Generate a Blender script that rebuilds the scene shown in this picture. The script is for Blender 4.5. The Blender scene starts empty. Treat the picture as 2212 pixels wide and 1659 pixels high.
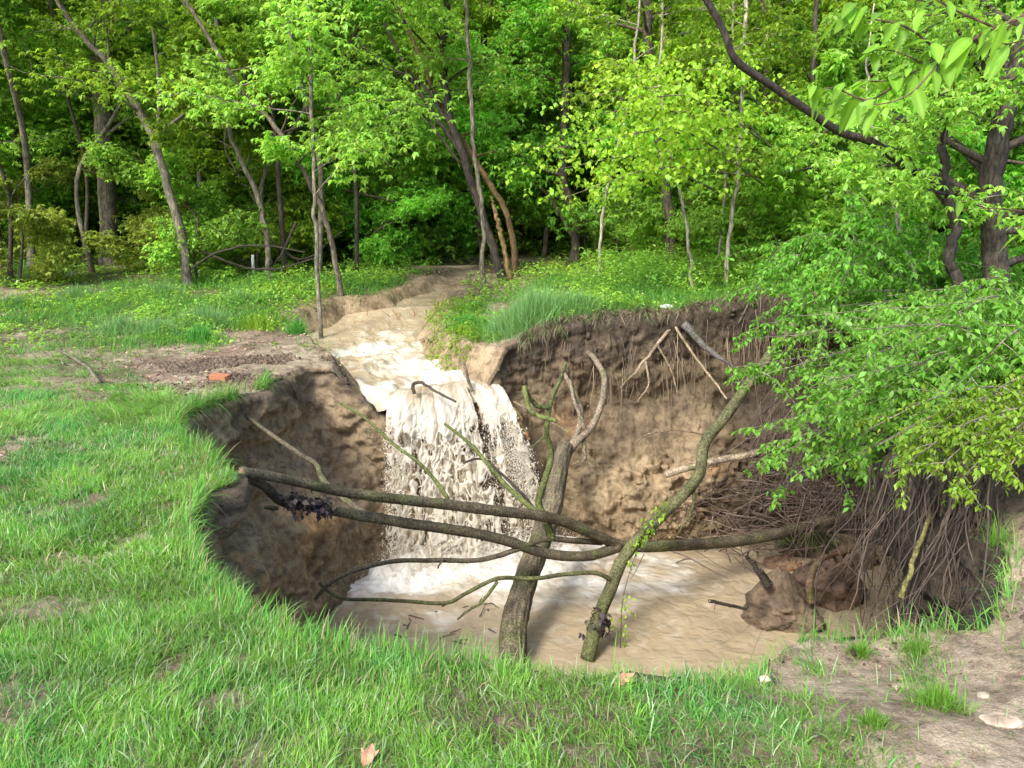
import bpy, math, random
import numpy as np
from mathutils import Vector

C = bpy.context.scene.collection
scene = bpy.context.scene
R = math.radians

# ------------------------------------------------------------------ camera
PITCH = R(11.0)
F = 1735.0                                   # focal length in units of a 2212 px wide frame
cam_d = bpy.data.cameras.new('camera'); cam = bpy.data.objects.new('camera', cam_d); C.objects.link(cam)
cam.location = (0, 0, 1.6); cam.rotation_euler = (R(90) - PITCH, 0, 0)
cam_d.sensor_width = 36; cam_d.lens = 36 * F / 2212; cam_d.clip_start = 0.05; cam_d.clip_end = 1000
scene.camera = cam

# ------------------------------------------------------------------ light
SUN_DIR = Vector((-0.46, -0.70, 0.80)).normalized()      # towards the sun
w = bpy.data.worlds.new('World'); scene.world = w; w.use_nodes = True
nt = w.node_tree; bgn = nt.nodes['Background']
sky = nt.nodes.new('ShaderNodeTexSky'); sky.sky_type = 'NISHITA'; sky.sun_disc = False
sky.sun_elevation = math.asin(SUN_DIR.z); sky.sun_rotation = math.atan2(SUN_DIR.x, SUN_DIR.y)
sky.air_density = 0.65; sky.dust_density = 2.0; sky.ozone_density = 0.6
nt.links.new(sky.outputs[0], bgn.inputs[0]); bgn.inputs[1].default_value = 0.15
sl = bpy.data.lights.new('sun', 'SUN'); so = bpy.data.objects.new('sun', sl); C.objects.link(so)
sl.energy = 1.4; sl.angle = R(14); sl.color = (1.0, 0.99, 0.95)
so.rotation_euler = SUN_DIR.to_track_quat('Z', 'Y').to_euler(); so.location = (-10, -6, 20)
scene.view_settings.view_transform = 'Standard'; scene.view_settings.look = 'None'
scene.view_settings.exposure = 1.78; scene.view_settings.gamma = 1.0
scene.cycles.max_bounces = 6; scene.cycles.diffuse_bounces = 4; scene.cycles.glossy_bounces = 2
scene.cycles.transmission_bounces = 4; scene.cycles.caustics_reflective = False; scene.cycles.caustics_refractive = False

rs = np.random.RandomState(7)
def P(u, v, y):
    a = (u - 1106) / F; b = (829.5 - v) / F
    cp, sp = math.cos(PITCH), math.sin(PITCH)
    dy = cp + b * sp; dz = -sp + b * cp
    t = y / dy
    return np.array([a * t, y, 1.6 + dz * t])
def PZ(u, v, z):
    a = (u - 1106) / F; b = (829.5 - v) / F
    cp, sp = math.cos(PITCH), math.sin(PITCH)
    dy = cp + b * sp; dz = -sp + b * cp
    t = (z - 1.6) / dz
    return np.array([a * t, dy * t, z])
def UV(x, y, z):
    cp, sp = math.cos(PITCH), math.sin(PITCH)
    d = y * cp - (z - 1.6) * sp; up = y * sp + (z - 1.6) * cp
    d = np.where(d > 0.05, d, 0.05)
    return 1106 + F * x / d, 829.5 - F * up / d

# ------------------------------------------------------------------ noise
def _h(ix, iy, iz, s):
    n = (ix.astype(np.int64) * 374761393 + iy.astype(np.int64) * 668265263 + iz.astype(np.int64) * 2147483647 + s * 974634777) & 0xffffffff
    n = ((n ^ (n >> 13)) * 1274126177) & 0xffffffff
    return ((n ^ (n >> 16)) & 0xffffff) / 16777215.0
def vnoise(x, y, z, s=0):
    x = np.asarray(x, float); y = np.asarray(y, float) + 0 * x; z = np.asarray(z, float) + 0 * x
    ix, iy, iz = np.floor(x), np.floor(y), np.floor(z)
    fx, fy, fz = x - ix, y - iy, z - iz
    fx, fy, fz = [f * f * (3 - 2 * f) for f in (fx, fy, fz)]
    o = 0
    for a in (0, 1):
        for b in (0, 1):
            for c in (0, 1):
                o = o + _h(ix + a, iy + b, iz + c, s) * (fx if a else 1 - fx) * (fy if b else 1 - fy) * (fz if c else 1 - fz)
    return o * 2 - 1
def fbm(x, y, z, s=0, o=4, g=0.5):
    t = 0; a = 1; n = 0
    for i in range(o):
        t = t + a * vnoise(x * 2 ** i + i * 17.3, np.asarray(y) * 2 ** i + i * 9.1, np.asarray(z) * 2 ** i, s + i); n += a; a *= g
    return t / n
def ridged(x, y, z, s=0, o=3):
    t = 0; a = 1; n = 0
    for i in range(o):
        t = t + a * (1 - 2 * np.abs(vnoise(x * 2 ** i, np.asarray(y) * 2 ** i, np.asarray(z) * 2 ** i, s + i))); n += a; a *= .5
    return t / n
def worley(x, y, s=0):
    ix, iy = np.floor(x), np.floor(y); f1 = np.full(x.shape, 9.); f2 = f1.copy()
    for a in (-1, 0, 1):
        for b in (-1, 0, 1):
            cx, cy = ix + a, iy + b
            px = cx + _h(cx, cy, 0 * cx, s); py = cy + _h(cx, cy, 0 * cx + 1, s)
            d = np.hypot(px - x, py - y)
            f2 = np.minimum(f2, np.maximum(f1, d)); f1 = np.minimum(f1, d)
    return f1, f2
def ss(x, a, b):
    t = np.clip((np.asarray(x, float) - a) / (b - a), 0, 1); return t * t * (3 - 2 * t)

# ------------------------------------------------------------------ mesh helpers
def mesh_np(name, V, Q, col=None, mat=None, smooth=True, T=None):
    me = bpy.data.meshes.new(name)
    V = np.asarray(V, np.float32); Q = np.asarray(Q, np.int32).reshape(-1, 4)
    T = np.zeros((0, 3), np.int32) if T is None else np.asarray(T, np.int32).reshape(-1, 3)
    me.vertices.add(len(V)); me.vertices.foreach_set('co', V.ravel())
    nl = Q.size + T.size; me.loops.add(nl)
    me.loops.foreach_set('vertex_index', np.concatenate([Q.ravel(), T.ravel()]))
    npoly = len(Q) + len(T); me.polygons.add(npoly)
    st = np.concatenate([np.arange(len(Q)) * 4, Q.size + np.arange(len(T)) * 3]).astype(np.int32)
    me.polygons.foreach_set('loop_start', st)
    if smooth: me.polygons.foreach_set('use_smooth', np.ones(npoly, bool))
    me.update(calc_edges=True)
    if col is not None:
        a = me.color_attributes.new('Col', 'FLOAT_COLOR', 'POINT')
        c = np.ones((len(V), 4), np.float32); c[:, :3] = col; a.data.foreach_set('color', c.ravel())
    if mat: me.materials.append(mat)
    me.validate()
    return me
def link(name, me, parent=None):
    o = bpy.data.objects.new(name, me); C.objects.link(o)
    if parent: o.parent = parent
    return o
def tag(o, label=None, cat=None, group=None, kind=None):
    if label: o['label'] = label
    if cat: o['category'] = cat
    if group: o['group'] = group
    if kind: o['kind'] = kind
    return o
class Acc:
    def __init__(s): s.V = []; s.Q = []; s.T = []; s.C = []; s.n = 0
    def add(s, V, Q, col, T=None):
        V = np.asarray(V); s.V.append(V); s.Q.append(np.asarray(Q).reshape(-1, 4) + s.n)
        if T is not None: s.T.append(np.asarray(T).reshape(-1, 3) + s.n)
        c = np.asarray(col, float)
        s.C.append(np.broadcast_to(c, (len(V), 3))); s.n += len(V)
    def build(s, name, mat, parent=None, origin=None, smooth=True):
        V = np.concatenate(s.V); Cc = np.concatenate(s.C)
        if origin is not None: V = V - np.asarray(origin)
        me = mesh_np(name, V, np.concatenate(s.Q), Cc, mat, smooth, np.concatenate(s.T) if s.T else None)
        o = link(name, me, parent)
        if origin is not None and parent is None: o.location = origin
        return o
def grid_q(n, m, wrap=False):
    i = np.arange(n - 1)[:, None]; j = np.arange(m if wrap else m - 1)[None, :]; j2 = (j + 1) % m
    return np.stack([i * m + j, i * m + j2, (i + 1) * m + j2, (i + 1) * m + j], -1).reshape(-1, 4)
def catmull(pts, n):
    pts = np.asarray(pts, float); k = len(pts)
    if k == 2: t = np.linspace(0, 1, n)[:, None]; return pts[0] * (1 - t) + pts[1] * t
    p = np.vstack([2 * pts[0] - pts[1], pts, 2 * pts[-1] - pts[-2]])
    t = np.linspace(0, k - 1 - 1e-9, n); i = t.astype(int); f = (t - i)[:, None]
    a, b, c, d = p[i], p[i + 1], p[i + 2], p[i + 3]
    return .5 * (2 * b + (c - a) * f + (2 * a - 5 * b + 4 * c - d) * f ** 2 + (3 * b - a - 3 * c + d) * f ** 3)
def tube(acc, pts, rad, col, k=8, bark=0.0, seed=0, cap=True, flat=1.0):
    pts = np.asarray(pts, float); n = len(pts); rad = np.broadcast_to(np.asarray(rad, float), (n,))
    d = np.gradient(pts, axis=0); d /= np.linalg.norm(d, axis=1)[:, None] + 1e-9
    ref = np.array([0, 0, 1.]) if abs(d[:, 2]).mean() < .8 else np.array([0, 1., 0])
    s = np.cross(d, ref); s /= np.linalg.norm(s, axis=1)[:, None] + 1e-9; u = np.cross(s, d)
    a = np.arange(k) * 2 * math.pi / k
    rr = rad[:, None] * np.ones(k)
    if bark:
        L = np.concatenate([[0], np.cumsum(np.linalg.norm(np.diff(pts, axis=0), axis=1))])
        fq = 2.2 + k * .085; cx = np.cos(a)[None] * fq; cy = np.sin(a)[None] * fq
        z = (L / (rad.mean() + .005))[:, None] * .45
        rr = rr * (1 + bark * ridged(cx + 0 * z, cy + 0 * z, z, seed, 3) + bark * .25 * vnoise(0 * cx + 0 * z + 3, 0 * cy, z * .8, seed + 5))
    V = pts[:, None] + rr[..., None] * (np.cos(a)[None, :, None] * s[:, None] * flat + np.sin(a)[None, :, None] * u[:, None])
    V = V.reshape(-1, 3); Q = grid_q(n, k, True); T = None
    if bark and k >= 12:
        fac = np.clip((rr / rad[:, None] - 1) / bark, -1, 1.5).reshape(-1, 1)
        col = np.broadcast_to(col, (n * k + 2 if cap else n * k, 3)).copy() if np.ndim(col) == 1 else np.array(col, float); col[:n * k] *= .74 + .5 * fac
    if cap:
        V = np.vstack([V, pts[0], pts[-1]]); j = np.arange(k); j2 = (j + 1) % k; nn = n * k
        T = np.concatenate([np.stack([j2, j, 0 * j + nn], 1), np.stack([(n - 1) * k + j, (n - 1) * k + j2, 0 * j + nn + 1], 1)])
    acc.add(V, Q, col, T)

# ------------------------------------------------------------------ materials
def mat_base(name):
    m = bpy.data.materials.new(name); m.use_nodes = True
    return m, m.node_tree, m.node_tree.nodes['Principled BSDF']
def noise_col(nt, scale, c0, c1, src, detail=6, lo=.35, hi=.65, stretch=None):
    tc = nt.nodes.new('ShaderNodeTexCoord'); n = nt.nodes.new('ShaderNodeTexNoise'); n.inputs['Scale'].default_value = scale; n.inputs['Detail'].default_value = detail
    n.inputs['Roughness'].default_value = .65
    if stretch:
        mp = nt.nodes.new('ShaderNodeMapping'); mp.inputs['Scale'].default_value = stretch
        nt.links.new(tc.outputs['Object'], mp.inputs[0]); nt.links.new(mp.outputs[0], n.inputs[0])
    else: nt.links.new(tc.outputs['Object'], n.inputs[0])
    r = nt.nodes.new('ShaderNodeValToRGB'); r.color_ramp.elements[0].position = lo; r.color_ramp.elements[1].position = hi
    r.color_ramp.elements[0].color = (*c0, 1); r.color_ramp.elements[1].color = (*c1, 1)
    nt.links.new(n.outputs[0], r.inputs[0])
    mx = nt.nodes.new('ShaderNodeMix'); mx.data_type = 'RGBA'; mx.blend_type = 'MULTIPLY'; mx.inputs[0].default_value = 1
    nt.links.new(src, mx.inputs[6]); nt.links.new(r.outputs[0], mx.inputs[7])
    return mx.outputs[2], n.outputs[0]
def bump(nt, b, hgt, strength, dist, prev=None):
    bn = nt.nodes.new('ShaderNodeBump'); bn.inputs['Strength'].default_value = strength; bn.inputs['Distance'].default_value = dist
    nt.links.new(hgt, bn.inputs['Height'])
    if prev: nt.links.new(prev, bn.inputs['Normal'])
    nt.links.new(bn.outputs[0], b.inputs['Normal']); return bn.outputs[0]
def attr(nt):
    a = nt.nodes.new('ShaderNodeAttribute'); a.attribute_name = 'Col'; return a.outputs['Color']

def make_soil():
    m, nt, b = mat_base('soil')
    c, n1 = noise_col(nt, 2.2, (.62, .58, .55), (1.25, 1.22, 1.2), attr(nt))
    c, n2 = noise_col(nt, 11, (.62, .59, .56), (1.14, 1.14, 1.14), c, 10, lo=.38, hi=.54)
    c, n3 = noise_col(nt, 110, (.8, .79, .78), (1.15, 1.15, 1.15), c, 3, lo=.38, hi=.62)
    nt.links.new(c, b.inputs['Base Color'])
    b.inputs['Roughness'].default_value = .72; b.inputs['Specular IOR Level'].default_value = .35
    p = bump(nt, b, n2, 1.0, .06); bump(nt, b, n3, .7, .012, p)
    return m
def make_bark(name, stretch=(1, 1, .25), sc=40, rough=.85):
    m, nt, b = mat_base(name)
    c, n1 = noise_col(nt, 5, (.6, .62, .6), (1.3, 1.3, 1.25), attr(nt))
    c, n2 = noise_col(nt, sc, (.45, .43, .42), (1.35, 1.33, 1.3), c, 5, .4, .62, stretch)
    nt.links.new(c, b.inputs['Base Color']); b.inputs['Roughness'].default_value = rough; b.inputs['Specular IOR Level'].default_value = .25
    bump(nt, b, n2, .8, .012)
    return m
def make_leaf(name, trans=.42, rough=.42):
    m, nt, b = mat_base(name); a = attr(nt)
    nt.links.new(a, b.inputs['Base Color']); b.inputs['Roughness'].default_value = rough; b.inputs['Specular IOR Level'].default_value = .28
    t = nt.nodes.new('ShaderNodeBsdfTranslucent'); g = nt.nodes.new('ShaderNodeMix'); g.data_type = 'RGBA'; g.blend_type = 'MULTIPLY'; g.inputs[0].default_value = 1
    g.inputs[7].default_value = (1.35, 1.25, .7, 1); nt.links.new(a, g.inputs[6]); nt.links.new(g.outputs[2], t.inputs[0])
    mx = nt.nodes.new('ShaderNodeMixShader'); mx.inputs[0].default_value = trans
    nt.links.new(b.outputs[0], mx.inputs[1]); nt.links.new(t.outputs[0], mx.inputs[2]); nt.links.new(mx.outputs[0], nt.nodes['Material Output'].inputs[0])
    return m
def make_plain(name, rough=.7, spec=.3, sc=30):
    m, nt, b = mat_base(name)
    c, n = noise_col(nt, sc, (.7, .7, .7), (1.25, 1.25, 1.25), attr(nt)); nt.links.new(c, b.inputs['Base Color'])
    b.inputs['Roughness'].default_value = rough; b.inputs['Specular IOR Level'].default_value = spec; bump(nt, b, n, .5, .01)
    return m
def make_water(name, bs=.4, sc=9, rough=.12, stretch=(1, 1, 1)):
    m, nt, b = mat_base(name)
    c, n = noise_col(nt, 1.6, (.86, .86, .86), (1.08, 1.08, 1.08), attr(nt)); nt.links.new(c, b.inputs['Base Color'])
    b.inputs['Roughness'].default_value = rough; b.inputs['IOR'].default_value = 1.33
    tc = nt.nodes.new('ShaderNodeTexCoord'); mp = nt.nodes.new('ShaderNodeMapping'); mp.inputs['Scale'].default_value = stretch
    n2 = nt.nodes.new('ShaderNodeTexNoise'); n2.inputs['Scale'].default_value = sc; n2.inputs['Detail'].default_value = 5
    n2.inputs['Distortion'].default_value = .6
    nt.links.new(tc.outputs['Object'], mp.inputs[0]); nt.links.new(mp.outputs[0], n2.inputs[0]); bump(nt, b, n2.outputs[0], bs, .05)
    return m
def make_splash():
    m, nt, b = mat_base('falling_water'); a = attr(nt)
    nt.links.new(a, b.inputs['Base Color']); b.inputs['Roughness'].default_value = .22; b.inputs['IOR'].default_value = 1.33
    t = nt.nodes.new('ShaderNodeBsdfTranslucent'); nt.links.new(a, t.inputs[0])
    mx = nt.nodes.new('ShaderNodeMixShader'); mx.inputs[0].default_value = .55
    nt.links.new(b.outputs[0], mx.inputs[1]); nt.links.new(t.outputs[0], mx.inputs[2]); nt.links.new(mx.outputs[0], nt.nodes['Material Output'].inputs[0])
    return m
M_soil = make_soil(); M_bark = make_bark('bark'); M_log = make_bark('log_bark', (1, 1, 1), 55); M_leaf = make_leaf('leaf', .5); M_grass = make_leaf('grass_blade', .38, .5)
M_near = make_leaf('near_leaf', .5, .42); M_dead = make_plain('dead_leaf', .6); M_root = make_plain('root', .7); M_rock = make_plain('stone', .6)
M_brick = make_plain('brick_clay', .8, .2, 60); M_pool = make_water('pool_water', .7, 6, .14); M_stream = make_water('stream_water', .8, 8, .09, (1, .5, 1)); M_fall = make_splash()
M_white = make_plain('painted_marker', .6, .3, 8)

# ------------------------------------------------------------------ terrain
WZ = -2.4                                     # pool level
CH = [(822, 1065, 872, -.46), (792, 1045, 838, -.36), (738, 945, 800, -.28), (700, 905, 760, -.2), (668, 895, 732, -.12), (735, 902, 702, .0), (765, 915, 682, .1), (868, 925, 662, .22), (890, 935, 646, .3)]
chL = np.array([PZ(a, v, z) for a, b, v, z in CH]); chR = np.array([PZ(b, v, z) for a, b, v, z in CH])
chY = (chL[:, 1]); chZ = np.array([c[3] for c in CH])
chY = np.append(chY, [19, 26]); cl = np.append(chL[:, 0], [-.5, 1.5]); cr = np.append(chR[:, 0], [-.3, 1.9]); chZ = np.append(chZ, [.55, .85])
def G(x, y):
    x = np.asarray(x, float); y = np.asarray(y, float)
    z = np.interp(y, [-50, 9, 12, 14, 17, 25, 34, 60, 110, 400], [-.2, 0, .2, .42, .66, 1.0, 2.2, 13.5, 34, 60])
    hill = np.interp(x, [-70, -28, -12, 0, 60], [.35, .4, .55, 1.0, 1.15]); z = np.where(y > 25, 1 + (z - 1) * hill, z)
    z = z + .42 * ss(x, -.4, .9) * ss(y, 9.2, 10.6) * (1 - ss(y, 12.5, 18))
    z = z + .45 * ss(x, 2.05, 3.3) * ss(y, 2.6, 4.2) * (1 - ss(y, 9, 12)) 
    z = z - .16 * ss(x, .2, 1.0) * (1 - ss(x, 1.5, 2.2)) * ss(y, 2.3, 3.1) * (1 - ss(y, 4, 6))
    z = z + .035 * fbm(x * .9, y * .9, 0, 3, 4) + .10 * fbm(x * .25, y * .25, 0, 9, 3) * ss(y, 9, 14)
    z = z + .10 * np.exp(-((x + 2.7) ** 2 + (y - 10.2) ** 2 * .7) / .4)          # hump of earth left of the stream
    # channel
    l = np.interp(y, chY, cl); r = np.interp(y, chY, cr); cz = np.interp(y, chY, chZ)
    wob = .12 * fbm(x * 1.5, y * 1.5, 0, 21, 3)
    d = np.maximum(l - x, x - r) + wob
    prof = cz - .12 + np.where(d < 0, np.maximum(d, -.3) * .5, d * 1.1 + .5 * np.maximum(d, 0) ** 2)
    k = ss(y, 8.2, 9.2) * (1 - ss(y, 15.3, 17.5))
    zc = np.minimum(z, prof)
    return z * (1 - k) + zc * k
CX, CY = .9, 7.2
rim_px = [(560, 1345, 0), (640, 1372, 0), (800, 1404, 0), (1000, 1418, 0), (1150, 1436, -.02), (1290, 1478, -.08), (1450, 1484, -.12), (1600, 1470, -.16), (1680, 1415, -.18), (1745, 1352, -.15),
          (1850, 1315, -.05), (2000, 1300, .0), (2100, 1292, .08), (2170, 1230, .15), (2185, 1130, .22), (2150, 1080, .25), (2060, 1050, .22), (1960, 1025, .2), (1905, 985, .2)]
rimv = [PZ(*q)[:2] for q in rim_px]
rimv += [(2.62, 5.6), (3.35, 7.0), (4.25, 8.2), (4.7, 9.3), (4.0, 10.4), (3.1, 10.75), (2.2, 10.6), (1.4, 10.45), (.8, 10.35), (.25, 10.2), (-.2, 10.0), (-.9, 9.62), (-1.5, 9.32), (-2.0, 9.22), (-2.4, 9.2)]
rimv += [PZ(u, v, 0)[:2] for u, v in [(640, 800), (560, 845), (470, 868), (390, 900), (395, 945), (450, 985), (520, 1040), (470, 1060), (395, 1075), (400, 1120), (415, 1180), (470, 1265)]]
rimv = np.array(rimv)
th = np.arctan2(rimv[:, 1] - CY, rimv[:, 0] - CX); rr_ = np.hypot(rimv[:, 0] - CX, rimv[:, 1] - CY); o_ = np.argsort(th)
th_s, rr_s = th[o_], rr_[o_]
def Rim(t): return np.interp(t, np.concatenate([th_s - 2 * math.pi, th_s, th_s + 2 * math.pi]), np.tile(rr_s, 3))
footv = np.array([(-1.3, 3.4), (0, 3.3), (1.2, 3.4), (2.3, 4.2), (2.9, 5.2), (3.9, 6.6), (4.5, 7.8), (4.9, 9.2), (4.5, 10.1), (3.5, 10.3), (2.4, 9.9), (1.6, 9.65), (.9, 9.8), (.3, 9.9), (-.6, 9.72), (-1.35, 9.3), (-1.65, 8.7), (-1.75, 8.2), (-2.0, 7.5), (-2.1, 6.6), (-2.2, 5.5), (-1.9, 4.4)])
tf = np.arctan2(footv[:, 1] - CY, footv[:, 0] - CX); rf = np.hypot(footv[:, 0] - CX, footv[:, 1] - CY); o2 = np.argsort(tf)
def Foot(t): return np.interp(t, np.concatenate([tf[o2] - 2 * math.pi, tf[o2], tf[o2] + 2 * math.pi]), np.tile(rf[o2], 3))
NT = 1400
T_ = np.linspace(-math.pi, math.pi, NT, endpoint=False)
# finer where the picture looks
Rt = Rim(T_); Rf = Foot(T_)
ker = np.exp(-np.linspace(-2, 2, 9) ** 2); ker /= ker.sum()
sm = lambda a: np.convolve(np.concatenate([a[-4:], a, a[:4]]), ker, 'valid')
Rt = sm(Rt) + .06 * fbm(np.cos(T_) * 9, np.sin(T_) * 9, 0, 5, 4) + .045 * fbm(np.cos(T_) * 30, np.sin(T_) * 30, 0, 6, 3) * (1 - ss(CY + Rt * np.sin(T_), 8.9, 9.2) * (1 - ss(CY + Rt * np.sin(T_), 9.9, 10.1))); Rf = sm(sm(Rf)) + .06 * fbm(np.cos(T_) * 6, np.sin(T_) * 6, 0, 15, 4)
ct, st_ = np.cos(T_), np.sin(T_)
zr = G(CX + Rt * ct, CY + Rt * st_)
rows = []; kind = []
for f in np.linspace(0, 1, 16): rows.append((CX + ct * Rf * f, CY + st_ * Rf * f, 0 * ct + WZ - .35 + .35 * f ** 3)); kind.append(0 * ct)
NW = 110
back = ss(CX + Rf * ct, .6, 1.3) * (1 - ss(CX + Rf * ct, 3.3, 4.2)) * ss(CY + Rf * st_, 8.5, 9.5)   # slumped soil at the back
stream_k = ss(CX + Rt * ct, -1.75, -1.45) * (1 - ss(CX + Rt * ct, -.4, .1)) * ss(CY + Rt * st_, 9, 9.5)
for s in np.linspace(0, 1, NW)[1:]:
    # s 0 foot -> 1 rim
    e = s ** .9
    pr = np.where(back > 0, e, e)
    slope = Rf * (1 - s) + Rt * s
    slump = back * (-.38 * np.sin(math.pi * np.clip(s * 1.5, 0, 1)) * (1 - s))
    under = (.22 * np.sin(math.pi * ss(s, .35, .97)) * (1 - .7 * back) + back * .24 * np.sin(math.pi * ss(s, .45, .93)) ** 1.5) * (1 - .6 * stream_k)         # undercut below the turf
    r = slope + under + slump - .05 * ss(s, .93, .99) * (1 - ss(s, .99, 1.0))
    z = WZ - .02 + (zr - WZ) * (s * (1 - back * .35) + back * .35 * s ** 2.2)
    rows.append((CX + r * ct, CY + r * st_, z)); kind.append(0 * ct + 1 + s)
offs = np.concatenate([np.linspace(.01, 1.2, 90), 1.2 + np.cumsum(np.geomspace(.018, .12, 130)), ])
last = offs[-1]; offs = np.concatenate([offs, last + np.cumsum(np.geomspace(.15, 14, 90))])
for d in offs:
    x = CX + (Rt + d) * ct; y = CY + (Rt + d) * st_
    rows.append((x, y, G(x, y))); kind.append(0 * ct + 3)
X = np.array([r[0] for r in rows]); Y = np.array([r[1] for r in rows]); Z = np.array([r[2] for r in rows]); K = np.array(kind)
Pm = np.stack([X, Y, Z], -1)
du = np.roll(Pm, -1, 1) - np.roll(Pm, 1, 1); dv = np.gradient(Pm, axis=0); Nn = np.cross(du, dv); Nn /= np.linalg.norm(Nn, axis=-1)[..., None] + 1e-9
Nn[..., :] *= np.where((K >= 3) & (Nn[..., 2] < 0), -1, 1)[..., None]
inw = (Nn[..., 0] * (X - CX) + Nn[..., 1] * (Y - CY)) > 0
Nn[(K > 0.5) & (K < 2.5) & inw] *= -1
wall = np.where((K >= 1) & (K <= 2), np.sin(math.pi * np.clip(K - 1, 0.02, 1)) ** .35, 0)
big = fbm(X * 1.2, Y * 1.2, Z * 1.3, 31, 3) * .26 + ridged(X * 1.9, Y * 1.9, Z * 1.6, 37, 3) * .08 + fbm(X * 6, Y * 6, Z * 6, 41, 5) * .085 - .07 * ss(ridged(X * 1.3, Y * 1.3, Z * 2.2, 49, 2), .62, .9)
lump = fbm(X * 5, Y * 5, Z * 5, 44, 4) * .02 + fbm(X * 18, Y * 18, 0, 47, 3) * .008
plat = np.where(K >= 3, np.clip(1 - (np.hypot(X, Y - 7) - 25) / 30, 0, 1), 0)
crumb = np.clip(vnoise(X * 14, Y * 14, Z * 14, 61), 0, 1) ** 1.5 * (.05 + .10 * back[None] * (K < 1.5)) * wall * np.maximum(ss(fbm(X * 1.2, Y * 1.2, Z, 63, 2), -.2, .5), back[None] * (K < 1.5))
n_w = 1.5 * fbm(X * 3, Y * 3, Z * 3, 69, 3)
crumb = crumb + wall * .02 * fbm(X * 13, Y * 13, Z * 13, 66, 4) + wall * (ss(K, 1.72, 1.85) * (K < 2.01)) * (.09 * np.abs(fbm(X * 6 + n_w, Y * 6 + n_w, Z * 6, 67, 5)) * 2) * (1 - .8 * stream_k[None])
Pm = Pm + Nn * ((big * wall * (1 - .5 * stream_k[None]) + crumb) + lump * plat)[..., None]
X, Y, Z = Pm[..., 0], Pm[..., 1], Pm[..., 2]
# what the ground is: where grass may stand
U, Vv = UV(X, Y, Z)
def lawn_k(x, y, z):
    """1 where mown grass grows"""
    u, v = UV(x, y, z); n = fbm(x * 1.3, y * 1.3, 0, 71, 4); n2 = fbm(x * 4, y * 4, 0, 75, 3)
    near = (1 - ss(u + 160 * n + 60 * n2, np.interp(v, [1380, 1470, 1659, 2200], [1420, 1540, 1800, 2400]), np.interp(v, [1380, 1470, 1659, 2200], [1640, 1800, 2150, 2700])))
    left = (1 - ss(u + 90 * n + 60 * n2, np.interp(v, [700, 760, 860, 960], [40, 130, 250, 480]), np.interp(v, [700, 760, 860, 960], [130, 250, 400, 900]))) * ss(v + 12 * n, 690, 725)
    k = np.where(v > 1000, near, left)
    n3 = fbm(x * 7, y * 7, 0, 78, 3); k = k * (1 - .88 * ss(n2 + n + .5 * n3, .16, .5)) * (1 - .55 * ss(u, 900, 1700) * (v > 1200)) * (.55 + .45 * ss(n3, -.35, .1)) 
    m_ = ss(u, 1700, 1800) * (1 - ss(u, 1960, 2080)) * ss(v, 1280, 1330) * (1 - ss(v, 1430, 1530)) * ss(fbm(x * 3.5, y * 3.5, 0, 79, 4), -.15, .3) * .55; k = np.maximum(k, m_)
    return np.where(y < 11, k, 0)
def weed_k(x, y, z):
    u, v = UV(x, y, z); n = fbm(x * .7, y * .7, 0, 81, 4); n2 = fbm(x * 2.6, y * 2.6, 0, 85, 3)
    k = ss(n + .5 * n2 + .25 * ss(-x, 3, 5), -.34, .05) * ss(y + .25 * n2, 9.6, 11.2)
    l = np.interp(y, chY, cl); r = np.interp(y, chY, cr); d = np.maximum(l - x, x - r)
    k = k * ss(d, .15, .75)
    k = np.maximum(k, ss(x, 2.6, 3.4) * ss(y, 4, 5.5) * .8)
    k = np.maximum(k, ss(x, .1, .6) * ss(y, 10.6, 11.0) * (.55 + .45 * ss(n2, -.3, .3)) * (1 - ss(y, 30, 40)))
    k = k * (1 - .85 * ss(x, -2.2, -1.4) * (1 - ss(x, 1.4, 2.2)) * ss(y, 13, 15) * (1 - ss(y, 20, 24)))      # bare silt around the stream
    return np.where(y < 45, k, .8)
humus = np.array([.066, .051, .033]); sand = np.array([.262, .202, .118]); tan = np.array([.32, .262, .18]); redbr = np.array([.170, .128, .074]); green_b = np.array([.075, .11, .03]); litter = np.array([.2, .13, .09])
def mixc(a, b, k): k = np.asarray(k)[..., None]; return a * (1 - k) + b * k
s_ = np.clip(K - 1, 0, 1)
n_a = fbm(X * 1.1, Y * 1.1, Z * 1.3, 91, 4); n_b = fbm(X * 3.5, Y * 3.5, Z * 5, 93, 4); strat = vnoise(0 * X, 0 * X, Z * 5 + n_a * 1.2, 97)
colw = mixc(sand * .75, redbr, ss(n_a + .3 * strat, -.25, .3)); colw = mixc(colw, sand * 1.05, ss(n_b, .15, .5) * .8)
colw = mixc(colw, humus * 1.7, ss(n_b - .6 * n_a, .15, .6) * .65)
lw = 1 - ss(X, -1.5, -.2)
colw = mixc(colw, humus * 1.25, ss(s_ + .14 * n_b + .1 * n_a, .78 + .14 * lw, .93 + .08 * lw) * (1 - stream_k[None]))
colw = mixc(colw, sand * 1.35, back[None] * (1 - ss(s_ + .2 * n_a, .35, .6)) * .85)
colw = mixc(colw, np.array([.36, .21, .09]), ss(n_a + .4 * n_b, .2, .45) * ss(s_, .25, .4) * (1 - ss(s_, .5, .65)) * .6)
colw = colw * (1 + .7 * (1 - ss(X, -1.4, -.3)))[..., None]  # left wall colour brightened to stand in for light on its shaded face
colw = mixc(colw, humus * .9, np.maximum(ss(X, 2.5, 3.3), (X > 1.2) * (Y < 6)) * .88)                                    # bank on the right and its near wall blended darker
colw = mixc(colw, redbr * .55, (1 - ss(s_, .0, .1)) * .5)
LK = lawn_k(X, Y, Z); WK = weed_k(X, Y, Z)
n_c = fbm(X * 1.7, Y * 1.7, 0, 101, 5)
colp = mixc(tan + 0 * X[..., None], litter, ss(n_c, -.05, .4) * .75)
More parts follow.
